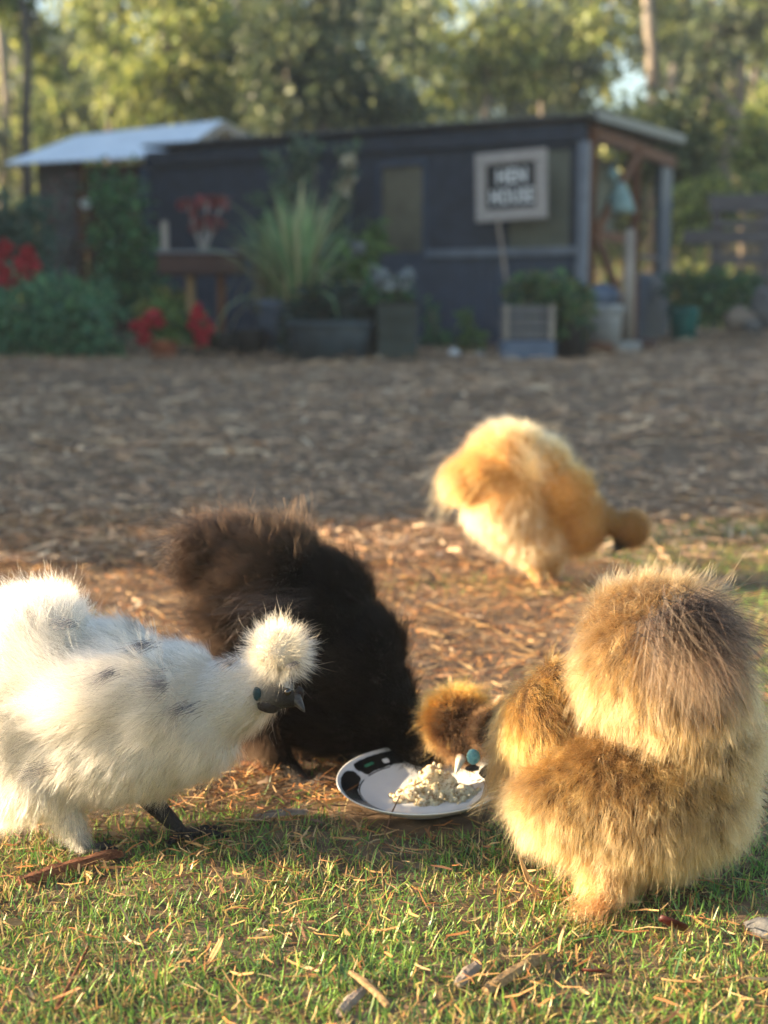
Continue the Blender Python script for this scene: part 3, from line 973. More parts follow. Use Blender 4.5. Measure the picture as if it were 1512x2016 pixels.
M_CURD = noise_mat('cream_curd', (0.58, 0.47, 0.27), (0.74, 0.67, 0.50), 90, 0.45, bump=0.5, sss=0.25)
M_SPECK = noise_mat('brown_speck', (0.16, 0.08, 0.025), (0.34, 0.19, 0.06), 300, 0.7)
fc = Vector(pc) + Vector((0.012, -0.012, 0.022))
fd = thing('food_mound', fc, 'lumpy white curd dusted with brown crumbs, heaped on the plate', 'food')
K1 = 1.62 / FPX
mb = MB()
import bmesh
bmf = bmesh.new()
rr = random.Random(5)
lumps = [(852, 1532, 0.012, 30), (845, 1548, 0.0, 36), (815, 1562, -0.004, 32), (790, 1575, -0.008, 22), (880, 1560, -0.002, 34), (910, 1568, -0.006, 26), (860, 1578, -0.015, 26), (835, 1582, -0.018, 22), (925, 1560, 0.0, 17), (932, 1572, -0.008, 12), (900, 1580, -0.014, 18)]
for u, v, dy, r_ in lumps:
    c = P(u, v + 2, pc.y - 0.006 + dy)
    for j in range(7):
        d = Vector((rr.gauss(0, 1), rr.gauss(0, 1), rr.gauss(0, 0.8))).normalized()
        bmesh.ops.create_icosphere(bmf, subdivisions=2, radius=r_ * K1 * rr.uniform(0.22, 0.62), matrix=Matrix.Translation(c + d * r_ * K1 * 0.6))
    bmesh.ops.create_icosphere(bmf, subdivisions=2, radius=r_ * K1 * 0.72, matrix=Matrix.Translation(c))
for i in range(260):
    u, v, dy, r_ = lumps[rr.randrange(len(lumps))]
    c = P(u, v + 2, pc.y - 0.006 + dy)
    d = Vector((rr.gauss(0, 1), rr.gauss(-0.3, 1), rr.gauss(0.2, 0.8))).normalized()
    bmesh.ops.create_icosphere(bmf, subdivisions=1, radius=K1 * rr.uniform(2.5, 7), matrix=Matrix.Translation(c + d * r_ * K1 * rr.uniform(0.85, 1.25)))
tm = bpy.data.meshes.new('tmp')
bmf.to_mesh(tm)
bmf.free()
to = link('tmp', tm)
md = to.modifiers.new('r', 'REMESH')
md.mode = 'VOXEL'
md.voxel_size = 0.0011
sm = to.modifiers.new('s', 'SMOOTH')
sm.iterations = 1
out = bpy.data.meshes.new_from_object(to.evaluated_get(bpy.context.evaluated_depsgraph_get()))
bpy.data.objects.remove(to)
out.polygons.foreach_set('use_smooth', np.ones(len(out.polygons), bool))
out.materials.clear()
out.materials.append(M_CURD)
out.name = 'curd'
link('curd', out, fd)
nv = len(out.vertices)
co = np.empty(nv * 3, np.float32)
out.vertices.foreach_get('co', co)
co = co.reshape(-1, 3)
nn = np.empty(nv * 3, np.float32)
out.vertices.foreach_get('normal', nn)
nn = nn.reshape(-1, 3)
up = (nn[:, 2] > -0.1) & (0.5 + 0.5 * wav(co[:, 0], co[:, 1] + co[:, 2], 160, 2) > 0.42)
idx = rng.choice(np.nonzero(up)[0], 2600)
a_ = co[idx] + nn[idx] * 0.0003
az = rng.uniform(0, 6.28, len(idx))
dd = np.stack([np.cos(az), np.sin(az), rng.normal(0, 0.6, len(idx))], 1)
ln = rng.uniform(0.0003, 0.0009, (len(idx), 1))
sd_ = unit(np.cross(dd, nn[idx]) + 1e-6)
mid = np.stack([a_ - dd * ln, a_ + nn[idx] * 0.0004, a_ + dd * ln], 1)
o = strips('crumbs', mid, sd_, np.repeat(ln, 3, 1) * np.array([0.5, 1.2, 0.5]), pick([(0.30, 0.17, 0.05), (0.42, 0.27, 0.09), (0.16, 0.08, 0.03)], len(idx)), M_STRAW, fd)
o['kind'] = 'stuff'
# splash of curd smeared on the dish
sp = MB()
for i in range(0):
    a, r_ = rr.uniform(0, 6.28), rr.uniform(0.015, 0.056)
    q = Vector((0.0 + r_ * math.cos(a), -0.012 + 0.7 * r_ * math.sin(a), 0.0135))
    sp.blob(q, (rr.uniform(0.001, 0.004), rr.uniform(0.001, 0.003), rr.uniform(0.0006, 0.0014)), seed=i, sub=5)

# ------------------------------------------------------------------ litter lying near the hens
M_BARK = noise_mat('red_bark', (0.10, 0.035, 0.018), (0.30, 0.13, 0.065), 60, 0.8, (0.2, 0.075, 0.035), 0.8, (1, 6, 6))
M_CHIP = noise_mat('pale_chip', (0.22, 0.13, 0.06), (0.50, 0.35, 0.18), 60, 0.8, None, 0.8, (1, 7, 7))
M_DRY = noise_mat('dry_leaf', (0.26, 0.13, 0.05), (0.50, 0.32, 0.14), 50, 0.6, None, 0.3)
M_RED = noise_mat('red_leaf', (0.03, 0.004, 0.004), (0.08, 0.012, 0.009), 60, 0.5, None, 0.2)
M_TWIG = noise_mat('grey_twig', (0.14, 0.11, 0.09), (0.32, 0.26, 0.21), 40, 0.85, None, 0.6)
M_STONE = noise_mat('grey_stone', (0.07, 0.07, 0.075), (0.16, 0.16, 0.16), 30, 0.85, None, 0.5)  # base darkened to give the stone beside the hen its shade


def slab(name, a, b, w, t, mat, label, cat, seed=0, zoff=0.004, group=None):
    """a splintered, slightly bowed piece of wood or bark from pixel a to pixel b"""
    p, q = ground_pt(*a), ground_pt(*b)
    rr = random.Random(seed)
    p.z += zoff
    q.z += zoff
    d = (q - p)
    sd = Vector((-d.y, d.x, 0)).normalized()
    mb = MB()
    n = 9
    v, f = [], []
    for i in range(n + 1):
        s_ = i / n
        c = p + d * s_ + Vector((0, 0, 0.003 * math.sin(math.pi * s_)))
        k = (0.35 + 0.65 * math.sin(math.pi * min(1, max(0, 0.08 + s_ * 0.84))) ** 0.5) * rr.uniform(0.85, 1.1)
        for (e, z) in ((-1, 0), (-0.5, t * 0.9), (0.3, t * rr.uniform(0.8, 1.2)), (1, t * 0.35), (0.4, -t * 0.2)):
            v.append(c + sd * (w / 2 * k * e) + Vector((0, 0, z)))
    for i in range(n):
        for k in range(5):
            f.append((i * 5 + k, i * 5 + (k + 1) % 5, (i + 1) * 5 + (k + 1) % 5, (i + 1) * 5 + k))
    f += [(4, 3, 2, 1, 0), tuple(n * 5 + k for k in range(5))]
    o = mb.add(v, f).build(name, mat)
    return tag(o, label, cat, group)


slab('bark_strip', (38, 1748), (238, 1690), 0.022, 0.007, M_BARK, 'long strip of red brown bark in front of the white hen', 'bark', 1)
slab('wood_chip', (955, 1972), (1070, 1902), 0.014, 0.006, M_CHIP, 'pale splintered wood chip lying in the sunny grass below the golden hen', 'wood chip', 2)
slab('wood_chip', (900, 1952), (942, 1915), 0.013, 0.005, M_TWIG, 'short grey bark chip beside the pale splintered chip', 'wood chip', 3)
slab('dry_blade', (690, 1950), (765, 2010), 0.008, 0.003, M_CHIP, 'flat tan strap of dry leaf at the bottom edge of the grass', 'dry leaf', 4, 0.012)
slab('wood_chip', (668, 2018), (715, 1968), 0.012, 0.005, M_TWIG, 'grey wood chip beneath the flat tan strap of leaf', 'wood chip', 5)
slab('bark_strip', (500, 1622), (605, 1610), 0.016, 0.005, M_TWIG, 'curled grey bark piece in the shade between white hen and plate', 'bark', 6)
slab('bark_strip', (480, 1510), (540, 1535), 0.016, 0.006, M_BARK, 'brown bark piece by the black hen\'s lit leg', 'bark', 7)
slab('wood_chip', (820, 1245), (875, 1262), 0.014, 0.005, M_CHIP, 'pale wood chip on the mulch behind the black hen\'s neck', 'wood chip', 8)
slab('wood_chip', (1390, 1150), (1440, 1165), 0.02, 0.006, M_TWIG, 'grey wood chip in the shaded grass behind the golden hen', 'wood chip', 9)


def leaf(a, L, w, az, mat, label, seed, tilt=0.3, name='fallen_leaf'):
    p = ground_pt(*a)
    rr = random.Random(seed)
    m = Matrix.Rotation(R(az), 3, 'Z') @ Matrix.Rotation(tilt, 3, 'Y') @ Matrix.Rotation(rr.uniform(-0.5, 0.5), 3, 'X')
    v, f = [], []
    n = 8
    for i in range(n + 1):
        s_ = i / n
        ww = w * max(0.0, math.sin(math.pi * min(1, s_ * 0.96 + 0.02))) ** 0.7
        for e in (-1, -0.5, 0, 0.5, 1):
            q = Vector(((s_ - 0.5) * L, e * ww / 2, abs(e) ** 1.5 * w * 0.22 + 0.12 * L * (s_ - 0.5) ** 2))
            v.append(p + m @ q + Vector((0, 0, 0.012)))
    for i in range(n):
        for k in range(4):
            f.append((i * 5 + k, i * 5 + k + 1, (i + 1) * 5 + k + 1, (i + 1) * 5 + k))
    o = MB().add(v, f).build(name, mat, None, True)
    sol = o.modifiers.new('thickness', 'SOLIDIFY')
    sol.thickness = 0.0006
    return tag(o, label, 'leaf')


leaf((1322, 1858), 0.036, 0.026, 20, M_RED, 'dark red fallen leaf in the shade under the golden hen', 1, 0.5)
leaf((1168, 1942), 0.022, 0.01, 150, M_RED, 'small dark red leaf sliver lying near the pale splintered chip', 2, 0.2)
leaf((1040, 1760), 0.055, 0.006, 118, M_DRY, 'upright tan grass strap leaning by the golden hen\'s foot', 3, -0.8)
leaf((428, 1905), 0.034, 0.008, 62, M_DRY, 'curled tan leaf standing in the sunny grass below the white hen', 4, -0.6)
leaf((28, 1850), 0.02, 0.014, 10, M_DRY, 'small pinkish tan leaf in the grass below the bark strip', 5, 0.2)
leaf((1345, 1905 + 60), 0.04, 0.006, 160, M_DRY, 'narrow tan leaf lying flat below the dark red leaf', 6, 0.1)
leaf((655, 1505), 0.03, 0.018, 40, M_DRY, 'rusty orange leaf between the black hen\'s foot and the plate', 7, 0.4)
leaf((1180, 1190), 0.05, 0.014, 10, M_DRY, 'long tan leaf on the straw beyond the golden hen', 8, 0.1)
st = ground_pt(1500, 1838)
tag(ball(st + Vector((0.008, 0, 0.004)), (0.024, 0.016, 0.010), 3, 0.12, 14).build('stone', M_STONE, None, True), 'flat grey stone at the edge of the golden hen\'s shadow', 'stone')


def twig(pts, r0, r1, label, mat=M_TWIG, lift=0.006, seed=0):
    g = [ground_pt(u, v) + Vector((0, 0, lift + h_)) for u, v, h_ in pts]
    rad = np.linspace(r0, r1, len(g))
    o = MB().tube(g, rad, 7, 0.12, seed).build('twig', mat, None, True)
    return tag(o, label, 'twig')


twig([(782, 1020, 0), (800, 1032, 0.008), (830, 1040, 0.01), (862, 1048, 0.005), (892, 1052, 0)], 0.008, 0.004, 'curved grey twig on shaded mulch beside the pale orange hen')
twig([(840, 1195, 0.0), (900, 1222, 0.004), (970, 1250, 0.006), (1060, 1302, 0)], 0.0028, 0.0016, 'long thin straw coloured twig on the mulch behind the plate', M_CHIP)
twig([(112, 2000, 0), (140, 1960, 0.004), (175, 1895, 0.006)], 0.002, 0.0012, 'thin dark twig in the grass near the bottom corner', M_BARK)
twig([(1330, 1125, 0), (1300, 1110, 0.02), (1262, 1062, 0.03)], 0.003, 0.002, 'thin tan stalk leaning behind the golden hen', M_CHIP)
twig([(745, 1838, 0), (756, 1770, 0.0), (752, 1705 + 60, 0.032)], 0.0014, 0.0007, 'dry upright grass stem in front of the plate', M_CHIP, 0.0)
twig([(432, 1790, 0), (440, 1760, 0.01), (418, 1765, 0.032)], 0.0014, 0.0007, 'dry upright grass stem in front of the white hen\'s far foot', M_CHIP, 0.0)
twig([(1330, 985, 0), (1420, 992, 0.01), (1512, 996, 0)], 0.006, 0.004, 'straight pale stick on shaded mulch beyond the pale orange hen\'s head', M_CHIP)

# ------------------------------------------------------------------ hen house
def cm(n, a, b, **k):
    return noise_mat(n, a, b, k.pop('scale', 8), k.pop('rough', 0.75), **k)


M_CHAR = cm('charcoal_panel', (0.018, 0.025, 0.040), (0.034, 0.046, 0.072))
M_CHAR2 = cm('charcoal_steel', (0.026, 0.040, 0.070), (0.042, 0.064, 0.11), rough=0.5)
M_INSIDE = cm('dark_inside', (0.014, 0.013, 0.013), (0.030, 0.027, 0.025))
M_RAIL = cm('blue_grey_rail', (0.10, 0.12, 0.16), (0.16, 0.19, 0.24), rough=0.5)
M_SHADECLOTH = cm('olive_shade_cloth', (0.10, 0.11, 0.09), (0.15, 0.16, 0.125), scale=3)
M_RUSTWOOD = cm('rusty_timber', (0.075, 0.030, 0.016), (0.18, 0.075, 0.035), stretch=(1, 1, 0.2), scale=12, bump=0.4)
M_GREYWOOD = cm('weathered_timber', (0.16, 0.14, 0.12), (0.36, 0.32, 0.28), stretch=(1, 1, 0.15), scale=14, bump=0.4)
M_ROOFD = cm('dark_roof_steel', (0.05, 0.055, 0.06), (0.085, 0.09, 0.095), rough=0.45, metal=0.2)
M_ROOFL = cm('galvanised_roof', (0.58, 0.64, 0.72), (0.74, 0.80, 0.88), rough=0.4, metal=0.2, scale=4)  # pale blue base carries the sky's reflection on the metal
M_WINDOW = cm('green_reflection_pane', (0.06, 0.06, 0.045), (0.16, 0.15, 0.11), rough=0.35, scale=2.5, spec=0.5)  # olive tones stand for greenery reflected in the glass
M_SHEDWALL = cm('grey_board', (0.075, 0.075, 0.08), (0.14, 0.14, 0.145), stretch=(6, 6, 0.4), scale=6)
M_DOORRED = cm('dull_red_door', (0.085, 0.035, 0.03), (0.14, 0.06, 0.05))
M_WHITE = cm('white_paint', (0.66, 0.68, 0.70), (0.78, 0.80, 0.82), rough=0.6)
M_BOARD = cm('blackboard', (0.018, 0.020, 0.024), (0.032, 0.035, 0.04), rough=0.7)
M_FRAME = cm('driftwood_frame', (0.28, 0.26, 0.25), (0.46, 0.43, 0.42), scale=18, stretch=(1, 1, 4), bump=0.4)

C0 = P(1146, 690, 12.4)
L0 = Vector((-2.45, 14.6, 0))
R0 = Vector((3.08, 15.0, 0))
C0 = Vector((C0.x, 12.4, 0))
E1, E2 = (L0 - C0).normalized(), (R0 - C0).normalized()
N1 = Vector((E1.y, -E1.x, 0))
if N1.y > 0:
    N1 = -N1
N2 = Vector((E2.y, -E2.x, 0))
if N2.x < 0:
    N2 = -N2


def on_wall(u, v, E, off, N):
    k = (u - 756) / FPX
    # sight line x = k*y/(cos) : solve for the wall parameter
    b = (1008 - v) / FPX
    kx = k / (math.cos(TILT) + b * math.sin(TILT))
    O = C0 + N * off
    s_ = (kx * O.y - O.x) / (E.x - kx * E.y)
    q = O + E * s_
    return P(u, v, q.y)


def fw(u, v, off=0.0):
    return on_wall(u, v, E1, off, N1)


def sw(u, v, off=0.0):
    return on_wall(u, v, E2, off, N2)


def wall_panel(mb, p, q, N, t):
    """upright panel between opposite corners p (lower) and q (upper), thickness t behind"""
    d = Vector((q.x - p.x, q.y - p.y, 0))
    c = (p + q) / 2 - N * t / 2
    x = d.normalized()
    m = Matrix((x, N, Vector((0, 0, 1)))).transposed()
    return mb.box(c, (d.length, t, q.z - p.z), rot=m)


def corrugated(mb, p, q, z0, z1, N, amp, pitch):
    """corrugated upright sheet from p to q"""
    d = Vector((q.x - p.x, q.y - p.y, 0))
    n = int(d.length / pitch * 6)
    v, f = [], []
    for i in range(n + 1):
        o_ = N * amp * math.sin(i / 6 * 2 * math.pi)
        a = Vector((p.x, p.y, 0)) + d * (i / n) + o_
        v += [(a.x, a.y, z0), (a.x, a.y, z1)]
    for i in range(n):
        f.append((i * 2, i * 2 + 2, i * 2 + 3, i * 2 + 1))
    return mb.add(v, f)


G0 = float(G(C0.x, C0.y))
hh = thing('hen_house', (C0.x, C0.y, G0), 'long charcoal hen house with a corrugated roof and open timber side', 'hen house')
ZT = 2.26
LEN1, LEN2 = (L0 - C0).length, (R0 - C0).length
A1 = C0 + E1 * LEN1
zb = G0 - 0.05
# front: upper panels, dark for the dim interior behind mesh, in three pieces round the openings, lower corrugated steel
lower = corrugated(MB(), C0 + N1 * 0.01, A1 + N1 * 0.01, zb, 1.18, N1, 0.012, 0.09)
lower.build('lower_wall', M_CHAR2, hh)
up = MB()
wl, wr = fw(742, 500), fw(842, 500)
sl, sr = fw(1000, 500), fw(1120, 500)


def fpan(mb, a, b, z0, z1, t=0.03, off=0.0):
    p = Vector((a.x, a.y, z0)) + N1 * off
    q = Vector((b.x, b.y, z1)) + N1 * off
    return wall_panel(mb, p, q, N1, t)


fpan(up, A1, wl, 1.18, ZT)
fpan(up, wr, sl, 1.18, ZT)
fpan(up, sr, C0, 1.18, ZT)
fpan(up, wl, wr, 2.02, ZT)
fpan(up, sl, sr, 2.05, ZT)
up.build('upper_dim_panel', M_CHAR, hh)
rl = MB().beam(Vector((wr.x, wr.y, 1.16)) + N1 * 0.035, Vector((C0.x, C0.y, 1.16)) + N1 * 0.035, 0.04, 0.075)
rl.build('rail', M_RAIL, hh, bevel=0.006)
wf = MB()
for a, b, z0, z1 in ((wl, wl + E1 * -0.05, 1.18, 2.02), (wr, wr + E1 * 0.05, 1.18, 2.02)):
    fpan(wf, a, b, z0, z1, 0.05, 0.015)
fpan(wf, wl, wr, 1.98, 2.03, 0.05, 0.02)
win = wf.build('window', M_CHAR2, hh)
fpan(MB(), wl, wr, 1.18, 2.0, 0.01, -0.02).build('pane', M_WINDOW, win)
fpan(MB(), sl, sr, 1.18, 2.05, 0.01, -0.02).build('pale_inside_panel', M_SHADECLOTH, hh)  # pale panel stands for the lighter interior seen through the mesh
# charcoal lintel and posts
fpan(MB(), A1, C0, ZT - 0.14, ZT, 0.06, 0.05).build('fascia', M_CHAR, hh)
for s_ in (0.0, LEN1 * 0.5, LEN1):
    c = C0 + E1 * s_ + N1 * 0.05
    MB().box((c.x, c.y, (zb + ZT) / 2 - 0.08), (0.09, 0.09, ZT - zb - 0.16), rz=math.atan2(E1.y, E1.x)).build('post', M_RAIL if s_ == 0 else M_CHAR2, hh, bevel=0.008)
# side: open timber frame
def s_pt(t, z, off=0.0):
    q = C0 + E2 * t + N2 * off
    return Vector((q.x, q.y, z))


for t in (0.16, 1.55):
    MB().beam(s_pt(t, zb), s_pt(t, ZT - 0.02), 0.09, 0.09).build('side_post', M_RUSTWOOD, hh, bevel=0.008)
wall_panel(MB(), s_pt(0.25, 1.36, -0.45), s_pt(LEN2 - 0.6, 2.16, -0.45), N2, 0.01).build('shade_screen', M_SHADECLOTH, hh)
wall_panel(MB(), s_pt(LEN2 - 0.42, zb), s_pt(LEN2, ZT - 0.02), N2, 0.06).build('corner_panel', M_CHAR2, hh)
wall_panel(MB(), s_pt(1.6, zb), s_pt(LEN2 - 0.35, 1.02), N2, 0.04).build('side_panel', M_CHAR2, hh)
MB().beam(s_pt(0.1, ZT - 0.06), s_pt(LEN2, ZT - 0.06), 0.07, 0.12).build('side_beam', M_RUSTWOOD, hh)
MB().beam(s_pt(0.2, 1.32), s_pt(1.52, 1.32), 0.05, 0.09).build('side_rail', M_RUSTWOOD, hh)
MB().beam(s_pt(0.25, 1.30, 0.03), s_pt(1.45, 0.45, 0.03), 0.05, 0.08).build('brace', M_RUSTWOOD, hh)
MB().beam(s_pt(0.28, 1.36, 0.03), s_pt(1.45, 2.15, 0.03), 0.05, 0.08).build('brace', M_RUSTWOOD, hh)
MB().beam(s_pt(1.6, 1.18), s_pt(LEN2 - 0.3, 1.18), 0.03, 0.03).build('side_rail', M_CHAR2, hh)
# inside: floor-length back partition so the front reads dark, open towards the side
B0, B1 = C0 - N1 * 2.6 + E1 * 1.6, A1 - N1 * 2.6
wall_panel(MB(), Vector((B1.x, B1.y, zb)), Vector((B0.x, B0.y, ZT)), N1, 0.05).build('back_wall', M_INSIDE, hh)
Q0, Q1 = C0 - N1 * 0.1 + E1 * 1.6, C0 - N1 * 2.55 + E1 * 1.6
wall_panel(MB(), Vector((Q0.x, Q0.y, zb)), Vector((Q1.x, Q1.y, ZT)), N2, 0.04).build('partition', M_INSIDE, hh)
# corrugated roof sheet
rf = MB()
n = 360
ov = 0.12
v, f = [], []
for i in range(n + 1):
    a = C0 + E1 * (-ov + (LEN1 + ov) * i / n)
    zz = 0.016 * math.sin(i * 2 * math.pi / 6)
    for j, d in enumerate((-ov, 1.5, LEN2 - 0.02)):
        q = a + E2 * d
        v.append((q.x, q.y, ZT + 0.055 + zz + 0.035 * (d + ov)))
for i in range(n):
    for j in range(2):
        f.append((i * 3 + j, i * 3 + 3 + j, i * 3 + 4 + j, i * 3 + 1 + j))
ro = rf.add(v, f).build('roof', M_ROOFD, hh)
so = ro.modifiers.new('thickness', 'SOLIDIFY')
so.thickness = 0.006
q0, q1 = C0 + E1 * -ov + E2 * -ov, C0 + E1 * -ov + E2 * (LEN2 - 0.02)
MB().beam(Vector((q0.x, q0.y, ZT + 0.055)), Vector((q1.x, q1.y, ZT + 0.055 + 0.035 * (LEN2 + 0.37))), 0.03, 0.09).build('roof_edge', M_ROOFD, hh)

# sign
sg_c = fw(1006, 366, 0.22)
sg = thing('hen_house_sign', sg_c, 'framed black sign with white HEN HOUSE lettering hung on the dark front wall', 'sign')
ang = math.atan2(E1.y, E1.x) + math.pi - R(4)
Msg = Matrix.Rotation(ang, 3, 'Z') @ Matrix.Rotation(R(-1.5), 3, 'Y')
kk = sg_c.y / FPX
SW, SH, FW_ = 150 * kk, 130 * kk, 22 * kk


def sgp(x, y, z):
    return sg_c + Msg @ Vector((x, y, z))


MB().box(sgp(0, 0.012, 0), (SW - 0.02, 0.02, SH - 0.02), rot=Msg).build('board', M_BOARD, sg)
fr = MB()
for z in (-1, 1):
    fr.box(sgp(0, 0, z * (SH / 2 - FW_ / 2)), (SW, 0.05, FW_), rot=Msg)
    fr.box(sgp(z * (SW / 2 - FW_ / 2), 0, 0), (FW_, 0.046, SH - 2 * FW_), rot=Msg)
fr.build('frame', M_FRAME, sg, bevel=0.006)


def words(text, size, x, z, bold=0.012):
    cu = bpy.data.curves.new('lettering', 'FONT')
    cu.body = text
    cu.size = 0.2
    cu.align_x = 'CENTER'
    cu.align_y = 'CENTER'
    cu.extrude = 0.003
    cu.offset = 0.006
    cu.space_character = 1.08
    t = link('tmp', cu)
    me = bpy.data.meshes.new_from_object(t.evaluated_get(bpy.context.evaluated_depsgraph_get()))
    bpy.data.objects.remove(t)
    M4 = Matrix.Translation(sgp(x, -0.004, z)) @ (Msg @ Matrix.Rotation(R(90), 3, 'X')).to_4x4()
    xs_ = np.empty(len(me.vertices) * 3, np.float32)
    me.vertices.foreach_get('co', xs_)
    xs_ = xs_.reshape(-1, 3)
    lo_, hi_ = xs_.min(0), xs_.max(0)
    me.transform(Matrix.Diagonal((size[0] / (hi_[0] - lo_[0]), size[1] / (hi_[1] - lo_[1]), 1, 1)) @ Matrix.Translation(Vector((-(lo_[0] + hi_[0]) / 2, -(lo_[1] + hi_[1]) / 2, 0))))
    me.transform(M4)
    me.materials.clear()
    me.materials.append(M_WHITE)
    me.name = 'lettering'
    o = link('lettering', me, sg)
    return o


words('HEN', (64 * kk, 29 * kk), 2 * kk, 19 * kk)
words('HOUSE', (92 * kk, 29 * kk), 2 * kk, -19 * kk)

# ------------------------------------------------------------------ garden shed with the bright gable roof
yb = 15.2
sh = thing('garden_shed', P(180, 660, yb), 'grey garden shed with a bright metal gable roof beside the hen house', 'shed')
gz = float(G(-3.2, yb)) - 0.05
wl_ = P(78, 500, yb)
wr_ = P(330, 500, yb)
ztop = P(200, 318, yb).z
MB().box(((wl_.x + P(160, 500, yb).x) / 2, yb + 0.05, (gz + ztop) / 2), (P(160, 500, yb).x - wl_.x, 0.1, ztop - gz)).build('wall', M_SHEDWALL, sh)
MB().box(((P(160, 500, yb).x + wr_.x) / 2, yb + 0.35, (gz + ztop) / 2), (wr_.x - P(160, 500, yb).x, 0.06, ztop - gz)).build('door', M_DOORRED, sh)
for u in (163, 290):
    c = P(u, 500, yb)
    MB().box((c.x, yb - 0.02, (gz + ztop) / 2), (0.085, 0.085, ztop - gz)).build('post', M_GREYWOOD if u > 200 else M_RUSTWOOD, sh, bevel=0.006)
MB().blob(P(168, 402, yb - 0.12), (0.06, 0.04, 0.06), amp=0.03, sub=10).build('lamp_globe', M_WHITE, sh, True)
# roof: eave towards the camera, ridge behind, gable end at the hen-house side
ea, eb = P(8, 322, yb - 0.5), P(340, 306, yb - 0.5)
ra, rb = P(150, 268, yb + 1.5), P(440, 236, yb + 1.5)
fa, fb = P(330, 285, yb + 3.6), P(525, 288, yb + 3.6)
v, f = [], []
n = 120
for i in range(n + 1):
    t = i / n
    zz = Vector((0, 0, 0.014 * math.sin(i * 2 * math.pi / 6)))
    v += [ea.lerp(eb, t) + zz, ra.lerp(rb, t) + zz, fa.lerp(fb, t) + zz]
for i in range(n):
    for j in range(2):
        f.append((i * 3 + j, i * 3 + 3 + j, i * 3 + 4 + j, i * 3 + 1 + j))
ro = MB().add(v, f).build('roof', M_ROOFL, sh)
so = ro.modifiers.new('thickness', 'SOLIDIFY')
so.thickness = 0.01
dn = Vector((-0.25, 0.06, -0.14))
MB().beam(eb + dn * 0.2 + Vector((0, 0, -0.06)), rb + Vector((0, 0, -0.07)), 0.04, 0.1).build('barge_board', M_GREYWOOD, sh)
MB().beam(rb + Vector((0, 0, -0.07)), fb + Vector((0, 0, -0.07)), 0.04, 0.1).build('barge_board', M_GREYWOOD, sh)
g = MB().add([eb + dn, rb + dn, fb + dn, eb + dn + Vector((0, 0, -1.6)), fb + dn + Vector((0, 0, -1.6))], [(0, 1, 2, 4, 3)])
gb = g.build('gable_wall', M_CHAR, sh)
so = gb.modifiers.new('thickness', 'SOLIDIFY')
so.thickness = 0.03
MB().beam(rb + dn * 0.5 + Vector((0, 0, -0.25)), rb.lerp(fb, 0.5) + dn * 0.5 + Vector((0, 0, -0.5)), 0.05, 0.09).build('rafter', M_CHIP, sh)

# ------------------------------------------------------------------ plants and pots
GREEN = [(0.07, 0.20, 0.075), (0.055, 0.15, 0.065), (0.11, 0.25, 0.08), (0.035, 0.09, 0.045)]
GREEN_L = [(0.13, 0.26, 0.06), (0.10, 0.20, 0.05), (0.20, 0.30, 0.08), (0.06, 0.12, 0.04)]
GREEN_B = [(0.05, 0.11, 0.08), (0.07, 0.15, 0.10), (0.035, 0.08, 0.055)]
RED = [(0.52, 0.025, 0.05), (0.40, 0.02, 0.035), (0.62, 0.07, 0.09)]
PINK = [(0.35, 0.08, 0.09), (0.25, 0.05, 0.05), (0.2, 0.07, 0.05)]
OLIVE = [(0.26, 0.32, 0.09), (0.17, 0.22, 0.065), (0.40, 0.42, 0.13), (0.09, 0.12, 0.045)]
YELLOW = [(0.27, 0.32, 0.085), (0.18, 0.24, 0.065), (0.38, 0.40, 0.12), (0.08, 0.115, 0.045)]
DARKG = [(0.06, 0.09, 0.05), (0.09, 0.125, 0.06), (0.035, 0.055, 0.035), (0.15, 0.18, 0.08)]


def leaves(name, blobs, n, size, pal, parent=None, mat=None, aspect=0.5, droop=0.2, seed=0, kind=None, shell=0.55):
    """leaf-sized faces spread through ellipsoids: blobs of (centre, radii); uneven edge, clumps and gaps"""
    rg = np.random.default_rng(seed)
    vol = np.array([b[1][0] * b[1][1] * b[1][2] for b in blobs]) ** 0.75
    ow = rg.choice(len(blobs), n, p=vol / vol.sum())
    c = np.array([list(b[0]) for b in blobs])[ow]
    r_ = np.array([list(b[1]) for b in blobs])[ow]
    ncl = max(6, n // (45 if shell >= 0.45 else 6))
    cd = unit(rg.normal(0, 1, (ncl, 3))) * (rg.uniform(0, 1, (ncl, 1)) ** shell)
    cl = rg.integers(0, ncl, n)
    d = cd[cl] + rg.normal(0, 0.16, (n, 3))
    p = c + d * r_ * rg.uniform(0.9, 1.12, (n, 1))
    dr = unit(d + rg.normal(0, 0.8, (n, 3)) + np.array([0, 0, -droop]))
    L = size * rg.uniform(0.5, 1.35, n)
    sd = unit(np.cross(dr, rg.normal(0, 1, (n, 3))))
    nb = np.cross(dr, sd)
    mid = np.stack([p, p + (dr * 0.5 + nb * 0.08) * L[:, None], p + (dr + nb * rg.normal(0, 0.12, (n, 1)) - np.array([0, 0, droop * 0.4])) * L[:, None]], 1)
    w = (L * aspect)[:, None] * np.array([0.25, 1, 0.12])[None]
    pal = np.array(pal)
    cc = pal[rg.integers(0, len(pal), n)] * (0.6 * rg.uniform(0.6, 1.4, (ncl, 1))[cl] + 0.4 * rg.uniform(0.6, 1.4, (n, 1)))
    return strips(name, mid, sd, w, cc, mat or M_LEAF, parent, kind)


def eb_(u, v, Y, ru, rv, rd=None):
    k = Y / FPX
    return (P(u, v, Y), (ru * k, (rd or min(ru, rv)) * k, rv * k))


def base_at(u, Y):
    x = (u - 756) / FPX * Y
    return Vector((x, Y, float(G(x, Y))))


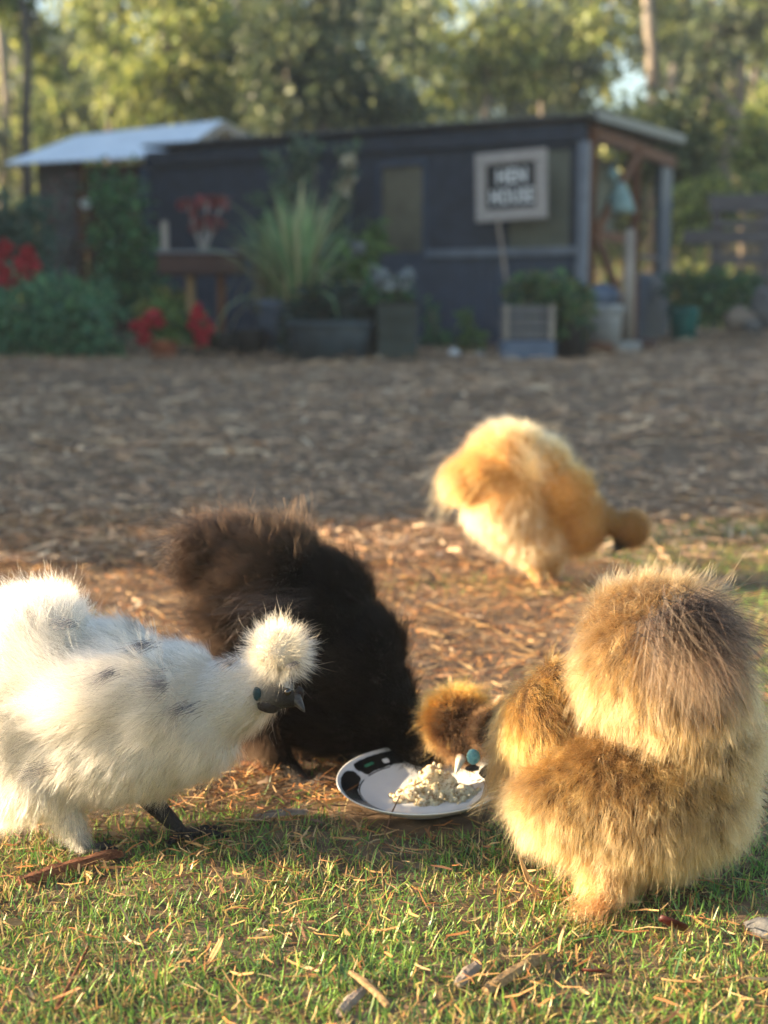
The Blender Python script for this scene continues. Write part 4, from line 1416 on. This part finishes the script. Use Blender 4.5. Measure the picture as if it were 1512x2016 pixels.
def stems(parent, base, tops, r=0.012, mat=None, name='stem'):
    for i, t in enumerate(tops):
        m = base.lerp(t, 0.5) + Vector((0.03 * math.sin(i * 2.1), 0.02, 0.04))
        MB().tube([base + Vector((0.02 * math.cos(i * 2), 0, -0.03)), m, t], [r, r * 0.8, r * 0.4], 6).build(name, mat or M_TWIG, parent, True)


M_TERRA = cm('terracotta', (0.20, 0.06, 0.03), (0.34, 0.12, 0.07), rough=0.8)
M_BLACKPOT = cm('black_plastic', (0.012, 0.013, 0.014), (0.025, 0.026, 0.028), rough=0.5)
M_TEALPOT = cm('teal_glaze', (0.005, 0.09, 0.085), (0.012, 0.14, 0.13), rough=0.35)
M_GREYPOT = cm('concrete', (0.20, 0.21, 0.22), (0.34, 0.35, 0.35), scale=14, bump=0.3)
M_BLUEPOT = cm('faded_blue', (0.07, 0.10, 0.16), (0.13, 0.17, 0.24), rough=0.6)
M_DARKTUB = cm('dark_blue_tub', (0.022, 0.034, 0.045), (0.05, 0.075, 0.095), rough=0.5)
M_GREENBOX = cm('dark_green_tub', (0.020, 0.030, 0.028), (0.040, 0.055, 0.05), rough=0.6)


def pot(u, Y, vt, wt, wb, mat, parent=None, name='pot', vb=None):
    """open-topped pot standing on the ground: top at pixel row vt, widths in pixels"""
    b = base_at(u, Y)
    k = Y / FPX
    H = P(u, vt, Y).z - b.z
    rt, rb2 = wt * k / 2, wb * k / 2
    pr = [(0.001, 0), (rb2, 0), (rb2 + (rt - rb2) * 0.8, H * 0.8), (rt * 0.97, H * 0.82), (rt * 1.04, H * 0.84), (rt * 1.04, H), (rt * 0.93, H), (rt * 0.9, H * 0.86), (0.001, H * 0.84)]
    return MB().lathe(pr, b, 24).build(name, mat, parent, True)


def plant(name, label, cat, u, Y, fol, n, size, pal, seed, tops=(), group=None, aspect=0.5, droop=0.2, stem_r=0.012, base=None):
    b = base or base_at(u, Y)
    t = thing(name, b, label, cat, group)
    leaves('foliage', [eb_(*q) for q in fol], n, size, pal, t, None, aspect, droop, seed)
    if tops:
        stems(t, b, [P(*q) for q in tops], stem_r)
    return t


def flowers(parent, blobs, n, size, pal, seed, name='flower'):
    """each flower head a part of its own: a ball of petals"""
    for i, (u, v, Y, r_) in enumerate(blobs):
        leaves(name, [eb_(u, v, Y, r_, r_)], n, size, pal, parent, M_PETAL, 0.9, 0.0, seed + i, shell=0.3)


# the low green shrub and its neighbours along the shed
plant('low_shrub', 'broad leafy green shrub spreading over the mulch in front of the grey shed', 'shrub', 100, 11.6, [(60, 640, 11.6, 105, 80), (150, 655, 11.5, 80, 75), (30, 700, 11.4, 70, 45), (190, 600, 11.9, 50, 45), (110, 590, 11.9, 80, 40), (-60, 650, 11.7, 80, 90)], 5200, 0.085, [(0.08, 0.22, 0.12), (0.11, 0.28, 0.14), (0.055, 0.14, 0.085), (0.16, 0.33, 0.15)], 1, [(40, 600, 11.6), (150, 600, 11.6), (90, 560, 11.7)])
t = plant('flowering_bush', 'grey green bush with a mass of red blooms at the edge of the yard', 'bush', 0, 12.6, [(10, 450, 12.6, 85, 75), (-50, 520, 12.6, 90, 100), (60, 500, 12.7, 50, 60)], 2600, 0.09, GREEN_B, 2, [(0, 500, 12.6), (40, 470, 12.6)])
flowers(t, [(12, 520, 12.2, 26), (45, 528, 12.2, 22), (-20, 540, 12.2, 26), (25, 550, 12.15, 20), (55, 505, 12.2, 12), (5, 490, 12.2, 12), (38, 560, 12.15, 12)], 110, 0.05, RED, 30)
plant('column_shrub', 'tall dark green upright shrub growing against the shed door', 'shrub', 235, 13.2, [(230, 440, 13.2, 55, 100), (250, 520, 13.1, 60, 70), (215, 385, 13.3, 30, 45), (270, 590, 13.0, 60, 50)], 3600, 0.075, GREEN, 3, [(230, 420, 13.2), (250, 480, 13.2)])
plant('climbing_rose', 'sparse reddish climber on the grey shed wall', 'climber', 120, 14.6, [(120, 360, 14.6, 35, 22), (115, 430, 14.6, 40, 50), (120, 510, 14.6, 45, 60)], 420, 0.07, [(0.16, 0.05, 0.05), (0.08, 0.10, 0.07), (0.2, 0.19, 0.19)], 4, [(110, 360, 14.6), (130, 450, 14.6)])
t = plant('geranium', 'bright red geranium in a terracotta pot at the front of the plant display', 'potted plant', 325, 11.2, [(320, 648, 11.2, 48, 30), (335, 625, 11.3, 40, 30), (295, 650, 11.2, 25, 20)], 700, 0.06, GREEN_L, 5, [(300, 630, 11.2), (330, 615, 11.2)])
pot(325, 11.2, 668, 62, 50, M_TERRA, t)
flowers(t, [(303, 626, 11.1, 14), (279, 645, 11.1, 13), (283, 662, 11.1, 8)], 110, 0.04, RED, 40)
t = plant('geranium', 'second red geranium with drooping blooms in a black pot, beside the terracotta one', 'potted plant', 395, 11.3, [(385, 660, 11.3, 30, 28), (370, 640, 11.4, 26, 30)], 420, 0.055, GREEN, 6, [(385, 640, 11.3), (400, 650, 11.3)])
pot(385, 11.35, 690, 60, 50, M_BLACKPOT, t)
flowers(t, [(388, 618, 11.2, 12), (400, 645, 11.15, 15), (405, 662, 11.15, 14), (376, 640, 11.2, 10), (396, 668, 11.15, 9)], 80, 0.04, RED, 50)
plant('leafy_weed', 'yellow green loose plant behind the red geraniums', 'plant', 330, 12.2, [(345, 590, 12.2, 45, 40), (300, 600, 12.2, 30, 40)], 520, 0.07, OLIVE, 7, [(340, 580, 12.2), (300, 590, 12.2)])
# bench trough on a stand
M_TROUGH = cm('maroon_trough', (0.045, 0.020, 0.018), (0.075, 0.035, 0.03), rough=0.6)
M_TROUGHTOP = cm('grey_lid', (0.16, 0.18, 0.22), (0.24, 0.26, 0.30), rough=0.5)
Yt = 12.1
k = Yt / FPX
tb = base_at(402, Yt)
tr = thing('plant_stand', tb, 'raised maroon trough stand holding a red leaved plant', 'plant stand')
ztr, zlo = P(402, 500, Yt).z, P(402, 542, Yt).z
MB().box((tb.x, Yt, (ztr + zlo) / 2), (158 * k, 0.4, ztr - zlo)).build('trough', M_TROUGH, tr, bevel=0.02)
MB().box((tb.x, Yt, ztr + 0.012), (164 * k, 0.44, 0.02)).build('rim', M_TROUGHTOP, tr)
for sx in (-1, 1):
    MB().box((tb.x + sx * 30 * k + 8 * k, Yt, (tb.z - 0.03 + zlo) / 2), (0.07, 0.09, zlo - tb.z + 0.03)).build('leg', M_RUSTWOOD if sx > 0 else M_CHIP, tr)
MB().box((P(328, 470, Yt).x, Yt - 0.1, P(328, 468, Yt).z), (0.055, 0.055, 60 * k)).build('corner_stake', M_GREYWOOD, tr)
tp_ = P(400, 496, Yt)
t = thing('red_leaved_plant', tp_, 'spindly plant with reddish leaf heads growing in the raised trough', 'plant')
for i, (u, v) in enumerate([(408, 395), (437, 402), (370, 405), (420, 440), (385, 445)]):
    MB().tube([tp_, P((u + 400) / 2, (v + 496) / 2 + 5, Yt), P(u, v, Yt)], [0.02, 0.016, 0.008], 6).build('stem', M_FRAME, t, True)
    leaves('leaf_head', [eb_(u, v, Yt, 17, 13)], 80, 0.05, PINK, t, None, 0.7, 0.2, 60 + i)
# strappy plant
def straps(parent, u, v, Y, n, L, spread, pal, seed, w=0.022, name='foliage', up=1.0):
    rg = np.random.default_rng(seed)
    b = np.array(P(u, v, Y))
    az = rg.uniform(0, 2 * np.pi, n)
    le = np.abs(rg.normal(0, spread, n))
    LL = L * rg.uniform(0.55, 1.1, n)
    ts = np.linspace(0, 1, 7)
    d = np.stack([np.cos(az), np.sin(az), 0 * az], 1)
    mid = np.zeros((n, 7, 3))
    p = b + d * 0.05 + rg.normal(0, 0.03, (n, 3))
    prev = p
    for i, t_ in enumerate(ts):
        a = le + t_ ** 1.6 * le * 1.9
        step = (d * np.sin(a)[:, None] + np.array([0, 0, up]) * np.cos(a)[:, None]) * (LL / 6)[:, None]
        prev = prev + (step if i else 0)
        mid[:, i] = prev
    sd = np.stack([-np.sin(az), np.cos(az), rg.normal(0, 0.3, n)], 1)
    ww = w * np.array([0.8, 1, 1, 0.95, 0.8, 0.5, 0.08])[None] * rg.uniform(0.7, 1.2, (n, 1))
    pal = np.array(pal)
    return strips(name, mid, unit(sd), ww, pal[rg.integers(0, len(pal), n)] * rg.uniform(0.7, 1.3, (n, 1)), M_LEAF, parent)


PALE = [(0.26, 0.42, 0.20), (0.18, 0.32, 0.14), (0.36, 0.48, 0.24), (0.42, 0.40, 0.22)]
t = thing('strap_leaved_plant', base_at(590, 11.8), 'tall clump of pale green strap leaves in a blue tub before the dark wall', 'potted plant')
straps(t, 590, 600, 11.5, 150, 1.0, 0.36, PALE, 1, 0.036)
straps(t, 545, 590, 11.8, 60, 0.75, 0.35, PALE, 2, 0.028)
straps(t, 520, 560, 11.7, 40, 0.5, 1.1, [(0.30, 0.27, 0.15), (0.2, 0.19, 0.09)], 3, 0.025, 'dry_fronds')
pot(560, 11.8, 590, 120, 90, M_BLUEPOT, t)
# vine with pale blooms on the wall
t = plant('wall_vine', 'pale green vine climbing the dark wall up to the roof edge', 'climber', 620, 13.0, [(570, 350, 13.0, 40, 50), (610, 320, 13.0, 30, 40), (690, 330, 12.9, 30, 40), (675, 390, 12.9, 25, 40), (540, 420, 13.0, 50, 40), (660, 450, 12.9, 40, 40), (700, 300, 12.9, 14, 16)], 900, 0.085, [(0.10, 0.15, 0.09), (0.06, 0.11, 0.07), (0.15, 0.2, 0.12)], 8, [(570, 340, 13.0), (620, 320, 13.0), (690, 320, 12.95)], stem_r=0.015)
flowers(t, [(680, 350, 12.85, 12), (686, 322, 12.85, 10), (677, 368, 12.85, 9)], 50, 0.06, [(0.5, 0.46, 0.36), (0.6, 0.56, 0.45)], 70)
plant('spreading_fern', 'yellow green arching fern between strap leaves and window', 'fern', 700, 12.3, [(720, 480, 12.3, 40, 40), (690, 520, 12.3, 45, 40), (740, 450, 12.3, 20, 30)], 420, 0.1, GREEN_L, 9, [(720, 470, 12.3), (690, 500, 12.3)])
# black pots and tubs in front
for u, Y, vt, wt, wb, mat, lab in [(445, 11.5, 655, 70, 60, M_BLACKPOT, 'small black nursery pot left of a taller black pot'), (495, 11.4, 648, 66, 56, M_BLACKPOT, 'taller black nursery pot beside the blue tub'),
                                   (652, 11.0, 632, 172, 150, M_DARKTUB, 'wide dark blue tub on the mulch in front of the strap leaves'), (690, 11.5, 590, 120, 110, M_GREENBOX, 'large dark green barrel behind the wide dark blue tub')]:
    tag(pot(u, Y, vt, wt, wb, mat, None, 'plant_pot'), lab.replace(' left of ', ' beside '), 'pot')
leaves_o = None
t = plant('trailing_plant', 'dark blue green plant trailing over the large barrel', 'plant', 650, 11.3, [(630, 600, 11.3, 60, 45), (700, 600, 11.3, 50, 40), (590, 640, 11.2, 40, 50), (740, 640, 11.2, 40, 50)], 1500, 0.075, [(0.022, 0.05, 0.045), (0.035, 0.075, 0.06), (0.05, 0.09, 0.07)], 10, [(630, 590, 11.3), (700, 590, 11.3)])
tb2 = base_at(782, 11.0)
pb = thing('planter_box', tb2, 'tall dark slatted planter box with white flowers on top', 'planter')
k = 11.0 / FPX
zt2 = P(780, 600, 11.0).z
MB().box((tb2.x, 11.0, (tb2.z - 0.03 + zt2) / 2), (76 * k, 0.34, zt2 - tb2.z + 0.03)).build('box', M_GREENBOX, pb, bevel=0.01)
MB().box((tb2.x, 11.0, zt2 + 0.012), (82 * k, 0.37, 0.025)).build('rim', M_BLACKPOT, pb)
for i in range(3):
    MB().box((tb2.x, 10.825, tb2.z + 0.08 + i * 0.15), (74 * k, 0.02, 0.11)).build('board', M_GREENBOX, pb)
t = plant('white_flowers', 'white flowering plant growing out of the tall planter box', 'plant', 770, 11.0, [(765, 575, 11.0, 45, 28), (735, 560, 11.0, 30, 30)], 420, 0.06, GREEN, 11, [(765, 560, 11.0), (735, 555, 11.0), (800, 560, 11.0)], base=Vector((tb2.x, 11.0, zt2)))
flowers(t, [(762, 555, 10.9, 15), (742, 545, 10.9, 13), (802, 548, 10.9, 12), (705, 492, 11.6, 8)], 60, 0.05, [(0.30, 0.34, 0.36), (0.22, 0.26, 0.28)], 80)
# right of the window
plant('green_herb', 'small bright green herb at the foot of the dark wall', 'plant', 925, 12.0, [(925, 650, 12.0, 28, 40), (920, 680, 12.0, 34, 18)], 520, 0.05, GREEN_L, 12, [(925, 630, 12.0)])
plant('green_herb', 'dark low herb at the wall foot near the planter box', 'plant', 860, 12.0, [(862, 665, 12.0, 32, 28), (848, 620, 12.2, 16, 40)], 420, 0.05, GREEN, 13, [(850, 610, 12.0)])
for i, (u, lab) in enumerate([(893, 'white stone at the wall foot near the bright herb, the broader of two'), (944, 'small white stone at the wall foot next to the wooden crate')]):
    b = base_at(u, 11.5)
    tag(ball(b + Vector((0, 0, 0.02)), (0.055 - i * 0.015, 0.05, 0.04), i, 0.15).build('stone', M_GREYPOT if i else M_WHITE, None, True), lab, 'stone')
# crate planter with blue base
cb = base_at(1034, 11.3)
k = 11.3 / FPX
ct = thing('wooden_crate', cb, 'weathered grey plank crate standing on a blue tub by the fern pot', 'crate')
zc0, zc1 = P(1034, 668, 11.3).z, P(1034, 600, 11.3).z
bx = MB()
for i in range(3):
    z = zc0 + (zc1 - zc0) * (i + 0.5) / 3
    bx.box((cb.x, 11.3, z), (98 * k, 0.36, (zc1 - zc0) / 3 - 0.012))
bx.build('planks', M_SHEDWALL, ct)
for sx in (-1, 1):
    MB().box((cb.x + sx * 44 * k, 11.3 - 0.19, (zc0 + zc1) / 2), (0.04, 0.02, zc1 - zc0)).build('corner_batten', M_GREYWOOD, ct)
MB().box((cb.x, 11.3, (cb.z - 0.02 + zc0) / 2), (104 * k, 0.40, zc0 - cb.z)).build('tub', M_BLUEPOT, ct, bevel=0.02)
t = plant('potted_fern', 'bushy green fern spilling from a black pot near the open hen house corner', 'potted plant', 1110, 11.5, [(1085, 590, 11.5, 75, 45), (1120, 620, 11.4, 45, 40), (1040, 560, 11.6, 45, 25), (1140, 590, 11.5, 30, 25), (1020, 580, 11.6, 25, 20)], 1500, 0.075, [(0.07, 0.17, 0.075), (0.10, 0.21, 0.075), (0.04, 0.09, 0.05), (0.17, 0.18, 0.07)], 14, [(1060, 570, 11.5), (1120, 580, 11.5)])
pot(1122, 11.45, 635, 75, 60, M_BLACKPOT, t)
tag(MB().beam(P(980, 432, 12.2), P(1003, 598, 11.9), 0.026, 0.026).build('stake', M_TWIG), 'thin pale stake leaning below the framed sign', 'stake')
tag(pot(1183, 12.05, 600, 75, 62, M_GREYPOT, None, 'plant_pot'), 'grey concrete pot at the rusty timber corner', 'pot')
tag(ball(P(1182, 585, 12.5), (0.18, 0.14, 0.12), 4, 0.1, 12).build('feed_sack', M_BLUEPOT, None, True), 'pale blue sack slumped behind the concrete pot', 'sack')
# standing timber at the side and a verdigris ornament
tag(MB().tube([base_at(1232, 12.3) + Vector((0, 0, -0.03)), P(1238, 560, 12.35), P(1240, 452, 12.4)], [0.055, 0.05, 0.045], 8, 0.06).build('fence_post', M_GREYWOOD, None, True), 'weathered pale post standing before the open hen house side', 'post')
om = P(1212, 420, 13.0)
k = 13.0 / FPX
orn = thing('garden_ornament', om, 'pale teal bell shaped ornament hanging in the open hen house side', 'ornament')
M_VERD = cm('verdigris', (0.10, 0.20, 0.20), (0.26, 0.36, 0.36), scale=20, rough=0.6, bump=0.4)
MB().lathe([(0.001, 0.0), (30 * k, 0.0), (31 * k, 6 * k), (24 * k, 28 * k), (13 * k, 50 * k), (8 * k, 58 * k), (0.001, 60 * k)], om + Vector((0.03, 0, 0)), 20).build('skirt', M_VERD, orn, True)
MB().blob(om + Vector((-8 * k, 0, 72 * k)), (13 * k, 12 * k, 15 * k), amp=0.05, sub=10).build('knob', M_VERD, orn, True)
MB().tube([om + Vector((-8 * k, 0, 84 * k)), om + Vector((0, 0, 130 * k))], 0.008, 6).build('hanger', M_CHAR2, orn)
# teal pot, shrub, fence and rocks to the side of the house
t = plant('potted_shrub', 'dense green shrub in a teal glazed pot beside the hen house corner', 'potted plant', 1340, 14.2, [(1345, 570, 14.3, 40, 38), (1415, 575, 14.4, 60, 45), (1380, 600, 14.2, 50, 30), (1460, 570, 14.6, 40, 30)], 2000, 0.08, [(0.06, 0.16, 0.075), (0.085, 0.20, 0.08), (0.035, 0.09, 0.05), (0.14, 0.20, 0.06)], 15, [(1345, 570, 14.2), (1400, 570, 14.3)])
pot(1340, 14.1, 606, 60, 48, M_TEALPOT, t)
for i, (u, Y, vv, ru, rv, lab) in enumerate([(1455, 14.2, 630, 34, 24, 'brown rounded rock beneath the shrub by the fence'), (1505, 14.2, 610, 26, 46, 'tall grey rock at the end of the fence'), (1480, 13.9, 642, 18, 12, 'small grey stone in front of the brown rock')]):
    c, r_ = eb_(u, vv, Y, ru, rv)
    tag(MB().blob(c, r_, seed=i, amp=0.16, sub=14).build('rock', M_STONE if i else M_TWIG, None, True), lab, 'rock')
Yf = 16.5
fe = thing('timber_fence', base_at(1430, Yf), 'dark weathered rail fence standing beyond the potted shrub', 'fence')
M_FENCE = cm('dark_rail', (0.06, 0.055, 0.06), (0.13, 0.12, 0.125), scale=10, stretch=(0.3, 1, 4), bump=0.4)
for v0, v1, u0, u1, hgt in [(402, 396, 1396, 1640, 34), (442, 440, 1400, 1640, 14), (468, 464, 1345, 1640, 26), (512, 510, 1400, 1640, 16), (548, 548, 1400, 1640, 12)]:
    MB().beam(P(u0, v0, Yf), P(u1, v1, Yf + 0.1), 0.06, hgt * Yf / FPX).build('rail', M_FENCE, fe, bevel=0.01)
for u in (1402, 1500, 1620):
    b = base_at(u, Yf)
    MB().box((b.x, Yf + 0.09, (b.z - 0.05 + P(u, 392, Yf).z) / 2), (0.1, 0.1, P(u, 392, Yf).z - b.z + 0.05)).build('post', M_FENCE, fe)
# bricks and logs at the corner
for i, (u, vv, w, lab, mt) in enumerate([(1175, 686, 0.24, 'brown log lying under the concrete pot', M_RUSTWOOD), (1232, 684, 0.22, 'pale grey broken brick at the rusty corner', M_GREYPOT), (1268, 676, 0.16, 'dark brown log end beside the pale broken brick', M_TROUGH)]):
    b = base_at(u, 11.9 + 0.15 * i)
    if mt is M_GREYPOT:
        o = MB().box(b + Vector((0, 0, 0.045)), (w, 0.12, 0.09), rz=0.3).build('brick', mt, None, bevel=0.012)
    else:
        o = MB().tube([b + Vector((-w / 2, 0.05, 0.045)), b + Vector((0, 0, 0.05)), b + Vector((w / 2, -0.05, 0.04))], 0.05, 9, 0.1, i).build('log', mt, None, True)
    tag(o, lab, 'brick' if mt is M_GREYPOT else 'log')

# ------------------------------------------------------------------ trees
M_GUM = cm('gum_bark', (0.12, 0.10, 0.08), (0.28, 0.24, 0.20), scale=5, stretch=(1, 1, 0.3), bump=0.3)
M_DBARK = cm('dark_bark', (0.05, 0.042, 0.036), (0.12, 0.10, 0.085), scale=5, stretch=(1, 1, 0.3), bump=0.4)


def tree(name, label, trunk, r, crown, n, size, pal, seed, bark=None, group=None, limbs=4):
    """trunk: (u, v, Y) points from the ground up; crown: pixel ellipsoids"""
    rr = random.Random(seed)
    pts = [P(*q) for q in trunk]
    b = pts[0].copy()
    b.z = float(G(b.x, b.y)) - 0.1
    t = thing(name, b, label, 'tree' if 'tree' in name else 'bush', group)
    path = [b] + pts[1:] if len(pts) > 1 else [b, pts[0]]
    mb = MB().tube(path, np.linspace(r, r * 0.45, len(path)), 9, 0.06, seed)
    cs = [eb_(*q) for q in crown]
    for i in range(limbs):
        c = cs[rr.randrange(len(cs))]
        a = path[-1].lerp(path[-2], rr.uniform(0.0, 0.6))
        e = c[0] + Vector((rr.uniform(-0.5, 0.5) * c[1][0], rr.uniform(-0.5, 0.5) * c[1][1], rr.uniform(-0.2, 0.6) * c[1][2]))
        m_ = a.lerp(e, 0.5) + Vector((0, 0, 0.2))
        mb.tube([a, m_, e], [r * 0.4, r * 0.25, r * 0.08], 6, 0.08, seed + i)
    mb.build('trunk', bark or M_DBARK, t, True)
    leaves('crown', cs, n, size, pal, t, None, 0.42, 0.5, seed, shell=0.5)
    return t


tree('gum_tree', 'tall straight grey trunked gum tree rising behind the open end of the hen house', [(1296, 430, 22), (1290, 250, 22), (1283, 100, 22), (1270, -60, 22), (1265, -250, 22)], 0.14, [(1230, -30, 22.5, 120, 60), (1330, 60, 22.5, 70, 70), (1180, 60, 22.5, 60, 60)], 1500, 0.17, OLIVE, 1, M_GUM)
tree('gum_tree', 'bent pale trunked gum tree leaning behind the timber fence', [(1415, 420, 21), (1428, 320, 21), (1450, 240, 21), (1412, 178, 21), (1395, 120, 21)], 0.13, [(1400, 90, 21, 60, 60), (1440, 20, 21.3, 70, 60)], 1200, 0.17, DARKG, 2, M_GUM)
tree('gum_tree', 'slender grey gum tree at the far end of the fence', [(1470, 420, 24), (1458, 200, 24), (1462, 60, 24), (1470, -120, 24)], 0.10, [(1500, 40, 24, 60, 90), (1480, -60, 24, 90, 60)], 1100, 0.18, OLIVE, 3, M_GUM)
tree('gum_tree', 'sunlit yellow green tree above the bright shed roof', [(345, 420, 22), (340, 200, 22), (330, 60, 22)], 0.16, [(330, 130, 22, 110, 110), (420, 80, 22, 90, 80), (250, 180, 22, 70, 70), (400, 200, 22.5, 90, 60), (330, -40, 22, 120, 70)], 4200, 0.17, YELLOW, 4)
tree('gum_tree', 'dark leaved tree spreading between shed roof and hen house roof', [(640, 420, 21), (630, 250, 21), (610, 120, 21)], 0.17, [(590, 90, 21, 110, 80), (680, 170, 21, 110, 80), (570, 210, 21, 80, 60), (760, 220, 21.5, 110, 60), (640, 0, 21, 110, 60)], 5200, 0.16, DARKG, 5)
tree('gum_tree', 'thin dark trunked tree behind the low end of the shed roof', [(55, 420, 19), (50, 250, 19), (55, 120, 19), (40, -40, 19)], 0.09, [(60, 60, 19.5, 60, 40), (20, -20, 19.5, 80, 50), (100, 130, 19.5, 40, 30)], 800, 0.15, OLIVE, 6)
tree('gum_tree', 'grey trunked tree behind the middle of the bright shed roof', [(215, 420, 23), (220, 150, 23), (235, 40, 23), (240, -150, 23)], 0.11, [(200, 60, 23, 70, 60), (240, -40, 23, 110, 60)], 1300, 0.16, OLIVE, 7)
tree('gum_tree', 'pale twin stemmed sapling above the middle of the hen house roof', [(965, 420, 23), (955, 230, 23), (960, 140, 23), (985, 40, 23)], 0.07, [(960, 70, 23, 110, 70), (900, 120, 23, 80, 60), (1030, 110, 23, 80, 70)], 1900, 0.16, OLIVE, 8, M_GUM)
tree('gum_tree', 'thin pale sapling above the framed sign', [(1062, 420, 24), (1068, 240, 24), (1060, 130, 24)], 0.06, [(1080, 60, 24, 90, 80), (1130, 150, 24, 70, 60)], 1500, 0.17, DARKG, 9, M_GUM)
plant('rounded_bush', 'rounded olive green bush rising behind the hen house roof corner', 'bush', 1310, 19.5, [(1330, 270, 19.5, 85, 80), (1270, 300, 19.5, 60, 60), (1360, 340, 19.3, 60, 70)], 2600, 0.15, [(0.09, 0.12, 0.045), (0.13, 0.16, 0.06), (0.06, 0.085, 0.035)], 20, [(1330, 270, 19.5)], stem_r=0.06)
plant('sunlit_bush', 'sunlit yellow green bush behind the top fence rail', 'bush', 1480, 19.0, [(1490, 270, 19.2, 50, 80), (1400, 400, 18.6, 70, 50), (1340, 430, 18.4, 40, 60), (1480, 370, 18.8, 60, 30)], 2400, 0.13, YELLOW, 21, [(1490, 270, 19.2), (1400, 400, 18.6)], stem_r=0.05)

# the wood behind reads as one mass
rg = np.random.default_rng(99)
bl = []
for i in range(330):
    Y = rg.uniform(25, 46)
    u = rg.uniform(-250, 1760)
    v = 430 - abs(rg.normal(0, 1)) * 260 if i > 30 else rg.uniform(280, 430)
    if (abs(u - 1235) < 40 and abs(v - 50) < 80) or (abs(u - 150) < 40 and abs(v - 110) < 40):
        continue
    s_ = rg.uniform(45, 100)
    bl.append((eb_(u, v, Y, s_, s_ * rg.uniform(0.5, 0.9)), i))
pals = [OLIVE, YELLOW, DARKG, OLIVE]
mids = []
parts_v = [[], [], []]
for (b, i) in bl:
    parts_v[0 if b[0].x < -1 and rg.uniform() < 0.6 else (1 if rg.uniform() < 0.55 else 2)].append(b)
for pv, pal, sd in zip(parts_v, (YELLOW, OLIVE, DARKG), (101, 102, 103)):
    o = leaves('forest_foliage', pv, 46000, 0.25, pal, None, None, 0.45, 0.4, sd, kind='stuff')
tk = MB()
for i in range(26):
    Y = rg.uniform(25, 42)
    u = rg.uniform(-200, 1700)
    b = base_at(u, Y)
    b.z -= 0.2
    lean = rg.normal(0, 0.05)
    hgt = rg.uniform(6, 10)
    tk.tube([b, b + Vector((lean * 3 + rg.normal(0, 0.15), 0, hgt * 0.4)), b + Vector((lean * 7, 0, hgt))], [0.11, 0.08, 0.04], 7, 0.08, i)
o = tk.build('forest', M_GUM, None, True)
o['kind'] = 'stuff'
# rough grass on the bank behind the yard
n = 9000
x, y = rg.uniform(-14, 16, n), rg.uniform(17, 34, n)
az = rg.uniform(0, 6.28, n)
L = rg.uniform(0.12, 0.5, n)
p = np.stack([x, y, G(x, y) - 0.02], 1)
d = np.stack([np.cos(az) * 0.45, np.sin(az) * 0.45, np.ones(n)], 1)
mid = np.stack([p, p + d * (L * 0.5)[:, None], p + (d + np.stack([np.cos(az), np.sin(az), -0.6 * np.ones(n)], 1) * 0.5) * L[:, None]], 1)
strips('bank_grass', mid, np.stack([-np.sin(az), np.cos(az), 0 * az], 1), (L * 0.22)[:, None] * np.array([1, 0.8, 0.1])[None], pick(YELLOW + [(0.4, 0.3, 0.12)], n), M_LEAF, kind='stuff')

# unseen trees added beside the yard to shade the house and the mulch
for i in range(9):
    y0 = 4.95 + i * 1.65
    X = -8.2 - 0.25 * (i % 2)
    b = Vector((X, y0, float(G(X, y0)) - 0.1))
    t = thing('added_shade_tree', b, 'unseen dense tree added to shade the yard from the side', 'tree', 'unseen trees added to shade the yard')
    MB().tube([b, b + Vector((0.1, 0, 2)), b + Vector((0, 0, 5))], [0.16, 0.12, 0.05], 8, 0.06, i).build('trunk', M_DBARK, t, True)
    leaves('crown', [(b + Vector((0, 0, 1.3)), (1.1, 1.25, 1.4)), (b + Vector((0.1, 0, 3.2)), (1.2, 1.15, 1.5)), (b + Vector((0, 0.1, 5.0)), (0.9, 1.1, 1.2))], 4200, 0.34, DARKG, t, None, 0.6, 0.3, 200 + i, shell=0.45)

# thin morning haze over the whole place, sky outside it
hz = MB().box((0, 22, 5.5), (120, 76, 19))
hz.v = [(x, y, -1.0 if z < 5 else 16.0) for x, y, z in hz.v]
hm = bpy.data.materials.new('haze')
hm.use_nodes = True
ht = hm.node_tree
ht.nodes.remove(ht.nodes['Principled BSDF'])
pv_ = ht.nodes.new('ShaderNodeVolumePrincipled')
pv_.inputs['Color'].default_value = (0.82, 0.90, 1.0, 1)
pv_.inputs['Density'].default_value = 0.0022
ht.links.new(pv_.outputs[0], ht.nodes['Material Output'].inputs['Volume'])
ho = hz.build('haze', hm)
ho['kind'] = 'stuff'
